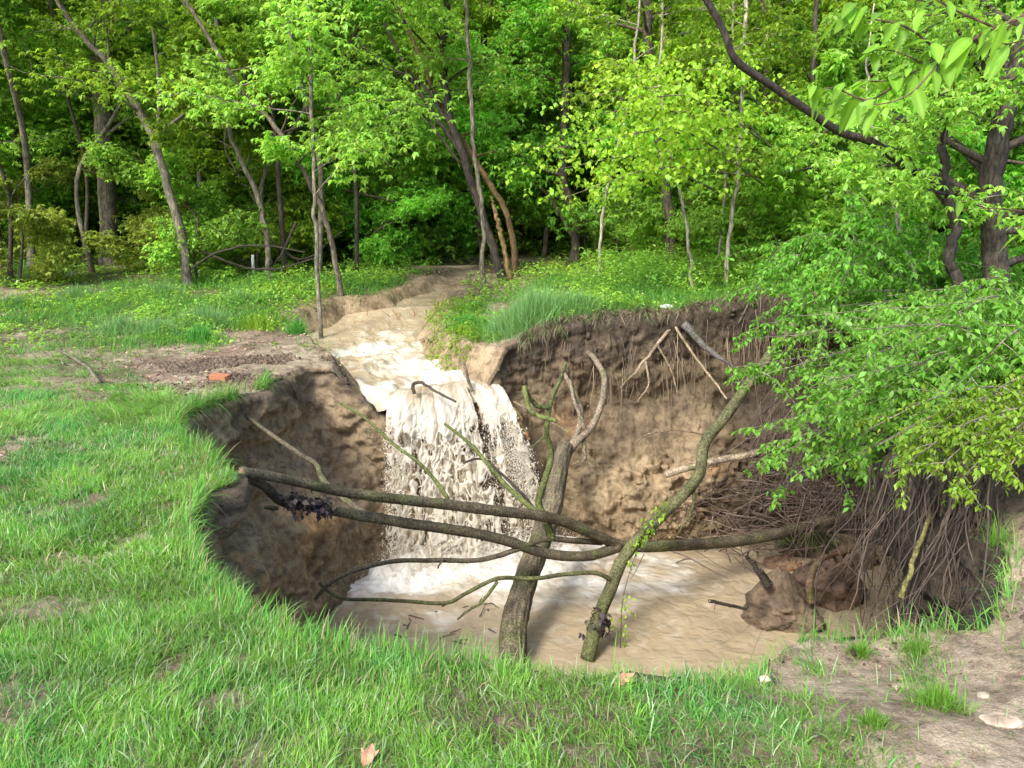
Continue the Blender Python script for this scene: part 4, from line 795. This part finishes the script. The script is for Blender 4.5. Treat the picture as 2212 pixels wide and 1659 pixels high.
# brick
def brick(c, ang, size, label):
    import bmesh
    bm = bmesh.new(); bmesh.ops.create_cube(bm, size=1)
    for v in bm.verts: v.co = Vector((v.co.x * size[0], v.co.y * size[1], v.co.z * size[2]))
    bmesh.ops.bevel(bm, geom=bm.edges[:], offset=.004, segments=2, affect='EDGES')
    bmesh.ops.subdivide_edges(bm, edges=bm.edges[:], cuts=2, use_grid_fill=True)
    for v in bm.verts: v.co += Vector(rs.normal(0, .0008, 3))
    me = bpy.data.meshes.new('brick'); bm.to_mesh(me); bm.free()
    a = me.color_attributes.new('Col', 'FLOAT_COLOR', 'POINT'); cc = np.ones((len(me.vertices), 4), np.float32); cc[:, :3] = (.36, .145, .075); a.data.foreach_set('color', cc.ravel())
    me.materials.append(M_brick); o = link('brick', me); o.location = c; o.rotation_euler = (.12, .06, ang); return tag(o, label, 'brick')
q = PZ(476, 822, .0); brick((q[0], q[1], float(G(q[0], q[1])) + .035), -.35, (.21, .1, .06), 'red clay brick lying on the bare earth of the left bank')

# dead leaves: big one in front
def deadleaf(c, L, ang, label):
    acc = Acc(); bigleaf(acc, np.zeros(3), np.array([math.cos(ang), math.sin(ang), .15]), L, L * .5, np.array([.2, -.5, 1.]), np.array([.42, .22, .13]), -.1)
    for s in (-.7, .7): bigleaf(acc, np.array([math.cos(ang), math.sin(ang), .1]) * L * .3, np.array([math.cos(ang + s), math.sin(ang + s), .25]), L * .55, L * .22, np.array([.2, -.5, 1.]), np.array([.42, .22, .13]), -.1)
    o = acc.build('dead_leaf', M_dead); o.location = c; tag(o, label, 'leaf')
q = PZ(785, 1640, .03); deadleaf((q[0], q[1], float(G(q[0], q[1])) + .03), .085, 1.4, 'brown dead oak leaf lying in the lawn at the bottom')
q = PZ(1325, 1470, 0); deadleaf((q[0], q[1], float(G(q[0], q[1])) + .01), .09, .4, 'dark dead leaf at the near rim below the pool')

# litter scattered
def scatter_litter():
    acc = Acc(); r = rg(71); n = 60000
    x = r.uniform(-8, 6, n); y = r.uniform(1.8, 18, n); z = G(x, y)
    u, v = UV(x, y, z)
    k = (~inside_pit(x, y, .02)) & (r.rand(n) < .1 + .9 * ss(fbm(x * 1.4, y * 1.4, 0, 101, 4), .0, .35) * (1 - lawn_k(x, y, z) * .92)) & (G(x, y) > -.5)
    l = np.interp(y, chY, cl); rr = np.interp(y, chY, cr); k &= ~((x > l - .25) & (x < rr + .25) & (y > 9)); k &= ~((y < 5) & (r.rand(n) < .55))
    p = np.stack([x, y, z + .008], 1)[k]
    cols = np.array([[.30, .18, .11], [.20, .12, .08], [.42, .30, .2], [.10, .06, .045]])[r.randint(0, 4, len(p))]
    leafset(acc, p, np.where(p[:, 1] < 5, .018, .045), cols, r, 1, -.15, .55, .35)
    o = acc.build('leaf_litter', M_dead); tag(o, kind='stuff')
scatter_litter()
# pebbles and crumbs of soil on the slump and mud
acc = Acc(); r = rg(73); n = 9000; x = r.uniform(-7, 6, n); y = r.uniform(2, 13, n); z = G(x, y); k = (~inside_pit(x, y, .0)) & (lawn_k(x, y, z) < .4) & (r.rand(n) < .6); 
octs(acc, np.stack([x, y, z + .002], 1)[k], r.uniform(.003, .013, k.sum()), np.array([.3, .22, .15])); o = acc.build('gravel', M_soil); tag(o, kind='stuff')

# ------------------------------------------------------------------ grass
def blades(acc, x, y, z, h, wd, lean, az, col, rng, seg=3):
    n = len(x); t = np.linspace(0, 1, seg + 1)
    d = np.stack([np.cos(az), np.sin(az)], 1); s = np.stack([-np.sin(az + rng.normal(0, .8, n)), np.cos(az + rng.normal(0, .8, n))], 1)
    V = np.zeros((n, seg + 1, 2, 3))
    for i, ti in enumerate(t):
        hor = h * np.sin(lean) * ti ** 1.5 ; ver = h * ti * np.cos(lean * (.35 + .65 * ti)); ww = wd * (1 - ti ** 2.2) * .5 + .0002
        for j, sg in enumerate((-1, 1)):
            V[:, i, j, 0] = x + d[:, 0] * hor + s[:, 0] * ww * sg; V[:, i, j, 1] = y + d[:, 1] * hor + s[:, 1] * ww * sg; V[:, i, j, 2] = z + ver
    b = np.arange(n)[:, None, None] * (seg + 1) * 2 + (np.arange(seg) * 2)[None, :, None] + np.array([0, 1, 3, 2])[None, None]
    c = np.clip(col * rng.uniform(.7, 1.3, (n, 1)) * (1 + rng.normal(0, .05, (n, 3))), .002, .9)
    acc.add(V.reshape(-1, 3), b.reshape(-1, 4), np.repeat(c, (seg + 1) * 2, 0))
GL = np.array([.185, .375, .05]); GB = np.array([.10, .32, .06])
def lawn():
    acc = Acc(); r = rg(81)
    def zone(n, x0, x1, y0, y1):
        x = r.uniform(x0, x1, n); y = r.uniform(y0, y1, n); return x, y
    xs, ys_ = [], []
    for n, a in [(210000, (-2.2, 2.3, 1.7, 3.5)), (220000, (-3.6, -.6, 2.4, 5.6)), (120000, (-6.8, -1.6, 5.2, 8.2)), (45000, (-8.5, -2.5, 8.0, 10.5))]:
        x, y = zone(n, *a); xs.append(x); ys_.append(y)
    x = np.concatenate(xs); y = np.concatenate(ys_); z = G(x, y); u, v = UV(x, y, z)
    k = (~inside_pit(x, y, .0)) & (r.rand(len(x)) < lawn_k(x, y, z) * .97 + .012) & (u > -60) & (u < 2270) & (v < 1730)
    x, y, z = x[k], y[k], z[k]; n = len(x)
    tall = fbm(x * 2, y * 2, 0, 141, 3); matted = ss(v[k], 1000, 900) * 0 + (1 - ss(v[k], 880, 980)) * (v[k] > 0)
    t_r = np.arctan2(y - CY, x - CX); edge = np.exp(-(np.hypot(x - CX, y - CY) - np.interp(t_r, T_, Rt, period=2 * math.pi)) / .12)
    clp = ss(fbm(x * 4.5, y * 4.5, 0, 143, 3), -.25, .4); h = (.03 + .03 * clp + .025 * tall + .055 * r.rand(n) ** 4 + .05 * edge * r.rand(n)) * (1 + .9 * matted); lean = np.clip(r.normal(.85, .42, n) + .5 * matted + .2 * edge, 0, 1.5); big_ = r.rand(n) < .11 + .12 * edge; h = np.where(big_, r.uniform(.05, .095, n), h * .8)
    az = r.rand(n) * 6.28; flow = 2.4 + 3.2 * fbm(x * 1.5, y * 1.5, 0, 145, 3); az = np.where(r.rand(n) < .35 + .55 * matted, flow + r.normal(0, .45, n), az)
    inward = np.arctan2(CY - y, CX - x); az = np.where(r.rand(n) < edge * .8, inward + r.normal(0, .6, n), az)
    hue = fbm(x * 1.6, y * 1.6, 0, 147, 5)[:, None]
    col = mixc(GL + 0 * x[:, None], GB, ss(hue[:, 0] + r.normal(0, .2, n), -.1, .5)); dry = r.rand(n) < .08; col[dry] = [.42, .38, .2]; pale = r.rand(n) < np.where(big_, .3, .06); col[pale] = [.33, .46, .22]; col = col * (.78 + .3 * clp[:, None])
    blades(acc, x, y, z - .004, h, np.where(y < 3.6, .0027, .0043) * r.uniform(.7, 1.4, n) * np.where(big_, 1.55, 1), lean, az, col, r)
    o = acc.build('lawn_grass', M_grass); tag(o, kind='stuff')
def fringe():
    acc = Acc(); r = rg(82); n = 26000; t = r.uniform(-math.pi, math.pi, n); d = np.abs(r.normal(0, .05, n)); R0 = np.interp(t, T_, Rt, period=2 * math.pi) + d - .01
    x = CX + R0 * np.cos(t); y = CY + R0 * np.sin(t); z = G(x, y)
    k = (((x < -1.2) & (y < 8.3)) | ((y < 3.6) & (x < 1.0)) | ((y < 4) & (r.rand(n) < .25))) & (z > -.5) & (fbm(x * 2.2, y * 2.2, 0, 149, 3) + r.normal(0, .12, n) > -.12)
    x, y, z, t = x[k], y[k], z[k], t[k]; n = len(x); hang = r.rand(n) < .5
    az = np.where(r.rand(n) < .75, t + math.pi + r.normal(0, .7, n), r.rand(n) * 6.28)
    lean = np.where(hang, r.uniform(.9, 2.3, n), np.clip(r.normal(.5, .3, n), 0, 1.3)); h = r.uniform(.05, .17, n) * (1 + .4 * (y > 4))
    col = mixc(GL + 0 * x[:, None], GB, r.rand(n)); dry = r.rand(n) < .18; col[dry] = [.34, .29, .15]
    blades(acc, x, y, z - .006, h, np.where(y < 4, .0044, .006) * r.uniform(.6, 1.3, n), lean, az, col, r, 4)
    o = acc.build('rim_grass', M_grass); tag(o, kind='stuff')
lawn(); fringe()
def dry_fringe():
    acc = Acc(); r = rg(84); n = 16000; t = r.uniform(-.2, 2.2, n); d = r.normal(.02, .06, n); R0 = np.interp(t, T_, Rt, period=2 * math.pi) + d
    x = CX + R0 * np.cos(t); y = CY + R0 * np.sin(t); z = G(x, y); k = (((y > 9.9) & (x > .1)) | ((x < -1.9) & (y > 8))) & (fbm(x * 3, y * 3, 0, 151, 3) + r.normal(0, .15, n) > -.05); x, y, z, t = x[k], y[k], z[k], t[k]; n = len(x)
    col = np.array([[.30, .24, .16], [.16, .11, .07], [.10, .07, .045], [.14, .26, .06]])[r.choice(4, n, p=[.3, .3, .25, .15])]
    blades(acc, x, y, z - .02, r.uniform(.06, .26, n), r.uniform(.004, .009, n), r.uniform(.8, 2.7, n), t + math.pi + r.normal(0, .9, n), col, r, 4)
    o = acc.build('dry_rim_grass', M_dead); tag(o, kind='stuff')
dry_fringe()
def weeds():
    acc = Acc(); r = rg(83); n = 150000
    x = r.uniform(-1, 1, n); y = 8.6 + 24 * r.rand(n) ** 1.25; x = x * (y * .72 + .5); z = G(x, y)
    k = (~inside_pit(x, y, .03)) & (r.rand(n) < weed_k(x, y, z)) ; x, y, z = x[k], y[k], z[k]; n = len(x)
    hm = np.where(x > 1.2, .30, .13) * ss(y, 9, 12) + .05; patch = ss(fbm(x * .9, y * .9, 0, 155, 3), -.3, .4)
    hh = r.rand(n) ** 1.2 * hm * (.2 + 1.3 * patch); k2 = r.rand(n) < (.25 + .75 * patch) * np.where(x < -1, .6, 1); x, y, z, hm, patch, hh = [q[k2] for q in (x, y, z, hm, patch, hh)]; n = len(x)
    cc = mixc(MID * 1.1 + 0 * x[:, None], LIME * .8, ss(fbm(x * 1.5, y * 1.5, 0, 157, 3) + r.normal(0, .2, n), 0, .4)); cc = mixc(cc, GB * .8, ss(fbm(x, y, 0, 159, 3), 0, .4) * .6)
    leafset(acc, np.stack([x, y, z + hh], 1), .035 + .0022 * y, cc, r, 4, .15, .5, .4, .015)
    fl = r.rand(n) < np.where(x > 1.5, .012, .006); octs(acc, np.stack([x, y, z + hh + .05], 1)[fl], np.full(fl.sum(), .012), (.75, .75, .7))
    o = acc.build('undergrowth', M_leaf); tag(o, kind='stuff')
    acc = Acc(); n = 150000; x = r.uniform(-1, 1, n); y = 8.4 + 9 * r.rand(n) ** 1.2; x = x * (y * .7); z = G(x, y)
    pn = fbm(x * .9, y * .9, 0, 163, 3); k = (~inside_pit(x, y, .0)) & (r.rand(n) < weed_k(x, y, z) * ss(pn, -.3, .15)); x, y, z = x[k], y[k], z[k]; n = len(x)
    blades(acc, x, y, z, r.uniform(.08, .26, n), r.uniform(.005, .009, n), np.clip(r.normal(.8, .3, n), 0, 1.4), r.rand(n) * 6.28, mixc(GL * .8 + 0 * x[:, None], GB * .9, r.rand(n)), r)
    o = acc.build('rough_grass', M_grass); tag(o, kind='stuff')
weeds()
def tuft(u, v, zg, rad, h, n, label, col, droop=.7, seed=1):
    q = PZ(u, v, zg); c = np.array([q[0], q[1], float(G(q[0], q[1]))]); r = rg(seed); acc = Acc()
    a = r.rand(n) * 6.28; rr = rad * .5 * np.abs(r.normal(0, .62, n)); x = np.cos(a) * rr; y = np.sin(a) * rr
    hh = h * r.uniform(.6, 1.15, n)
    blades(acc, x, y, G(c[0] + x, c[1] + y) - c[2] - .01, hh * r.uniform(.35, 1.1, n), np.full(n, max(.003, .0008 * c[1])) * r.uniform(.7, 1.3, n), np.clip(droop * (.6 * rr / (rad * .45) + .3) + r.normal(0, .4, n), 0, 1.6), a + r.normal(0, 1.1, n), col * np.ones((n, 1)), r, 4)
    o = acc.build('grass_tuft', M_grass); o.location = c; tag(o, label, 'grass tuft', 'tufts of grass round the pit'); return o
BL = np.array([.19, .36, .12])
tuft(1140, 652, .62, .9, .46, 4200, 'largest bluish green grass tuft, on the far bank right of the stream', BL, .75, 1)
for u, v, zg, q, lb in [(170, 650, .35, 21, 'grass tuft in the weeds left of the broad silvery one'), (350, 640, .4, 22, 'grass tuft in the weeds behind the broad silvery one'), (520, 660, .3, 23, 'grass tuft in the weeds below the crooked grey tree'), (30, 665, .3, 24, 'grass tuft at the extreme left edge of the weedy bank'), (1250, 650, .65, 25, 'short grass tuft right of the largest tuft on the far bank'), (345, 735, .05, 26, 'grass tuft at the upper edge of the bare earth')]:
    tuft(u, v, zg, .6, .27, 1300, lb, BL * (.85 + .05 * (q % 4)), .8, q)
tuft(1010, 660, .5, .5, .25, 1200, 'low grass tuft just left of the largest one on the far bank', GB, .8, 2)
tuft(265, 715, .15, .75, .28, 1600, 'broad silvery grass tuft on the leaf littered left bank', BL, .95, 3)
tuft(440, 700, .2, .8, .36, 1600, 'tall grass tuft in the middle of the left bank', BL * .95, .7, 4)
tuft(95, 620, .4, .8, .38, 1400, 'grass tuft beside the short dark log', BL, .8, 5)
tuft(430, 745, .05, .5, .24, 900, 'grass tuft above the bare earth with the brick', GB, .8, 6)
tuft(280, 760, .0, .22, .16, 260, 'small isolated grass tuft on the brown dirt', BL, .9, 7)
tuft(560, 715, .1, .6, .22, 1100, 'bright leafy grass tuft close to the left side of the stream', LIME * .75, .6, 8)
tuft(645, 750, -.05, .28, .28, 420, 'drooping grass tuft overhanging the white water at the left', GB, 1.1, 9)
tuft(2025, 1490, 0, .17, .10, 700, 'round grass tuft alone on the mud at the lower right', GL * .85, .8, 10)
tuft(1990, 1330, .02, .13, .07, 700, 'grass tuft at the near rim below the dark root wall', GL * .8, .9, 11)
tuft(1860, 1372, -.1, .09, .06, 800, 'thin grass tuft on the mud beside the earth clod', GL * .8, .9, 12)
tuft(2165, 1075, .3, .12, .16, 160, 'long drooping grass tuft on top of the right bank', GL, 1.2, 13)
tuft(1890, 1545, -.0, .1, .06, 400, 'small flattened grass tuft left of the round one', GL * .8, .9, 14)
acc = Acc(); r = rg(15); n = 500; a = r.uniform(-.3, .5, n); x = r.uniform(-.3, .3, n); y = r.uniform(-.2, .1, n)
blades(acc, x, y, .2 - .3 * x ** 2, r.uniform(.15, .35, n), np.full(n, .006), r.uniform(.9, 1.9, n), 4.7 + r.normal(0, .7, n), mixc(GL * .6 + 0 * x[:, None], np.array([.3, .3, .14]), r.rand(n) * .6), r, 5)
acc.build('grass', M_grass, bpy.data.objects['grassy_clod'])
# fringe of drooping leaves at the stream's right bank
acc = Acc(); r = rg(16); cs = []
for i in range(330):
    q = PZ(r.uniform(925, 1040), r.uniform(660, 712), .3); cs.append([q[0], q[1], float(G(q[0], q[1])) + .05 + .06 * r.rand()])
cs = np.array(cs); leafset(acc, cs, .09, LIME * .7, r, 5, .5, .22, .4, .03); o = acc.build('fringe_plants', M_leaf); tag(o, kind='stuff')

# ------------------------------------------------------------------ roots hanging from the banks, debris
def hanging(acc, us, n, r, l0, l1, col, ymax=.3, rad=.004):
    for i in range(n):
        t = r.uniform(*us); R0 = float(np.interp(t, T_, Rt, period=2 * math.pi)); x = CX + (R0 - r.uniform(0, .06)) * math.cos(t); y = CY + (R0 - .03) * math.sin(t); z = float(G(x, y)) - r.uniform(.02, ymax)
        p = walk((x, y, z), (-.08 * math.cos(t) + r.normal(0, .16), -.08 * math.sin(t) + r.normal(0, .16), -1), r.uniform(l0, l1), 8, r, .28, -.12)
        tube(acc, p, np.linspace(rad * r.uniform(.5, 1.5), .001, 9), col * r.uniform(.6, 1.4), 4, cap=False)
acc = Acc(); r = rg(91)
ang = lambda x, y: math.atan2(y - CY, x - CX)
hanging(acc, (ang(.9, 10.3), ang(.4, 10.3)), 26, r, .2, .8, np.array([.2, .15, .1]))
hanging(acc, (ang(4.2, 10.3), ang(1.0, 10.4)), 330, r, .2, 1.3, np.array([.24, .18, .12]), .5, .0055)
for i in range(190):
    u = r.uniform(1878, 2165); y = np.interp(u, [1878, 1960, 2060, 2150], [4.95, 4.45, 4.15, 3.85]) + r.normal(-.02, .05); p0 = P(u, r.normal(1040, 30), y)
    p = walk(p0, (r.normal(0, .12), r.normal(-.05, .1), -1), r.uniform(.3, 2.2), 16, r, .5, -.10); tube(acc, p, np.linspace(.0045 * r.uniform(.3, 2.0), .0008, 17), np.array([.07, .052, .038]) * r.uniform(.4, 2.), 4, cap=False)
for i in range(150):
    q_ = r.rand(); u = 1650 + 235 * q_ + r.normal(0, 8); v = 880 + 120 * q_ + r.normal(0, 35); y = 8.3 - 2.6 * q_ + r.normal(0, .15); p0 = P(u, v, y)
    p = walk(p0, (r.normal(-.25, .3), r.normal(-.15, .2), -1), r.uniform(.3, 1.7) * (y / 8), 12, r, .45, -.06); tube(acc, p, np.linspace(.0045 * r.uniform(.4, 1.8), .001, 13), np.array([.10, .07, .052]) * r.uniform(.4, 1.8), 4, cap=False)
hanging(acc, (-math.pi, ang(-1.6, 4)), 40, r, .08, .3, np.array([.24, .16, .09]), .12, .002)
hanging(acc, (ang(-3, 7.9), math.pi), 50, r, .1, .45, np.array([.2, .17, .08]), .12, .003)
o = acc.build('hanging_roots', M_root); tag(o, kind='stuff')
acc = Acc()
for i in range(420):
    x = r.normal(3.2, .65); y = r.normal(9.6, .35); z = WZ + .1 + abs(r.normal(.45, .4)) * max(0, 1.2 - abs(x - 3.2) * .6)
    az = r.normal(0, .9); e = r.normal(0, .35); L = r.uniform(.2, .9)
    p = walk((x, y, z), (math.cos(az) * math.cos(e), math.sin(az) * math.cos(e) * .6, math.sin(e)), L, 5, r, .3); tube(acc, p, np.linspace(r.uniform(.004, .013), .003, 6), np.array([.085, .06, .045]) * r.uniform(.5, 2.2), 5)
o = acc.build('twig_debris', M_root); tag(o, kind='stuff')
def clods(name, pts, r_, col, rng):
    ph = (1 + 5 ** .5) / 2; b = np.array([[-1, ph, 0], [1, ph, 0], [-1, -ph, 0], [1, -ph, 0], [0, -1, ph], [0, 1, ph], [0, -1, -ph], [0, 1, -ph], [ph, 0, -1], [ph, 0, 1], [-ph, 0, -1], [-ph, 0, 1]]) / 1.9
    f = np.array([[0, 11, 5], [0, 5, 1], [0, 1, 7], [0, 7, 10], [0, 10, 11], [1, 5, 9], [5, 11, 4], [11, 10, 2], [10, 7, 6], [7, 1, 8], [3, 9, 4], [3, 4, 2], [3, 2, 6], [3, 6, 8], [3, 8, 9], [4, 9, 5], [2, 4, 11], [6, 2, 10], [8, 6, 7], [9, 8, 1]])
    m = len(pts); V = b[None] * (1 + rng.normal(0, .28, (m, 12, 1))) * rng.uniform(.6, 1.3, (m, 1, 3)) * r_[:, None, None] + pts[:, None]
    acc = Acc(); acc.add(V.reshape(-1, 3), np.zeros((0, 4), int), np.repeat(col * rng.uniform(.7, 1.25, (m, 1)), 12, 0), (f[None] + (np.arange(m) * 12)[:, None, None]).reshape(-1, 3))
    o = acc.build(name, M_soil); tag(o, kind='stuff')
wk = np.argwhere((K >= 1) & (K < 2.01)); wk = wk[r.randint(0, len(wk), 90000)]; pk = Pm[wk[:, 0], wk[:, 1]]; kk = K[wk[:, 0], wk[:, 1]] - 1; bk = back[wk[:, 1]]
pr = np.clip(bk * (kk < .45) * .5 + (kk < .12) * .25 + (kk > .8) * .22 * (pk[:, 0] > -.3) + .02, 0, 1) * ss(fbm(pk[:, 0] * 1.6, pk[:, 1] * 1.6, pk[:, 2] * 2, 171, 3), -.3, .25) * (1 - stream_k[wk[:, 1]]); sel = r.rand(len(pk)) < pr * .55
pk = pk[sel]; cc_ = COL[wk[sel][:, 0], wk[sel][:, 1]]; clods('soil_crumbs', pk, r.uniform(.006, .02, len(pk)) * (1 + 1.6 * (r.rand(len(pk)) < .06)), cc_ * 1.05, r)
n = 9000; x = r.uniform(-4.2, -1.9, n); y = r.uniform(7.9, 9.6, n); k = ~inside_pit(x, y, 0) & (lawn_k(x, y, 0 * x) < .35) & (fbm(x * 2, y * 2, 0, 173, 3) > -.05); x, y = x[k], y[k]
clods('soil_crumbs', np.stack([x, y, G(x, y)], 1), r.uniform(.006, .028, len(x)), np.array([.17, .125, .085]) * np.ones((len(x), 1)), r)
n = 7000; x = r.uniform(.6, 3.4, n); y = r.uniform(1.9, 3.9, n); k = ~inside_pit(x, y, 0) & (lawn_k(x, y, 0 * x) < .5) & (fbm(x * 2.2, y * 2.2, 0, 175, 4) + r.normal(0, .1, n) > .02); x, y = x[k], y[k]
clods('soil_crumbs', np.stack([x, y, G(x, y)], 1), r.uniform(.002, .008, len(x)) * (1 + 2 * (r.rand(len(x)) < .03)), np.array([.16, .115, .075]) * r.uniform(.5, 2, (len(x), 1)), r)
n = 5000; x = r.uniform(.2, 4.4, n); y = r.uniform(10.2, 11.2, n); k = ~inside_pit(x, y, 0); x, y = x[k], y[k]
clods('soil_crumbs', np.stack([x, y, G(x, y)], 1), r.uniform(.008, .03, len(x)), np.array([.15, .11, .08]) * np.ones((len(x), 1)), r)
# floating twigs
for i in range(20):
    q = PZ(r.uniform(850, 1060), r.uniform(1280, 1400), WZ + .02); az = r.normal(.2, 1.1); L = r.uniform(.03, .2); acc = Acc()
    p = walk((0, 0, 0), (math.cos(az), math.sin(az), 0), L, 4, r, .2); p[:, 2] = np.clip(p[:, 2], -.01, .02); tube(acc, p, np.linspace(.007, .004, 5), LD, 5)
    o = acc.build('floating_twig', M_root); o.location = q; tag(o, 'dark twig floating on the muddy pool near the left shore', 'twig', 'twigs floating on the pool')
# white marker post
acc = Acc(); q = P(545, 545, 17); q[2] = float(G(q[0], q[1]))
tube(acc, [(0, 0, -.1), (0, 0, .3), (0.01, 0, .42)], [.035, .035, .03], (.75, .75, .75), 8); o = acc.build('marker_post', M_white); o.location = q; tag(o, 'small white marker standing in the brush under the trees', 'post')
print('verts', sum(len(m.vertices) for m in bpy.data.meshes))
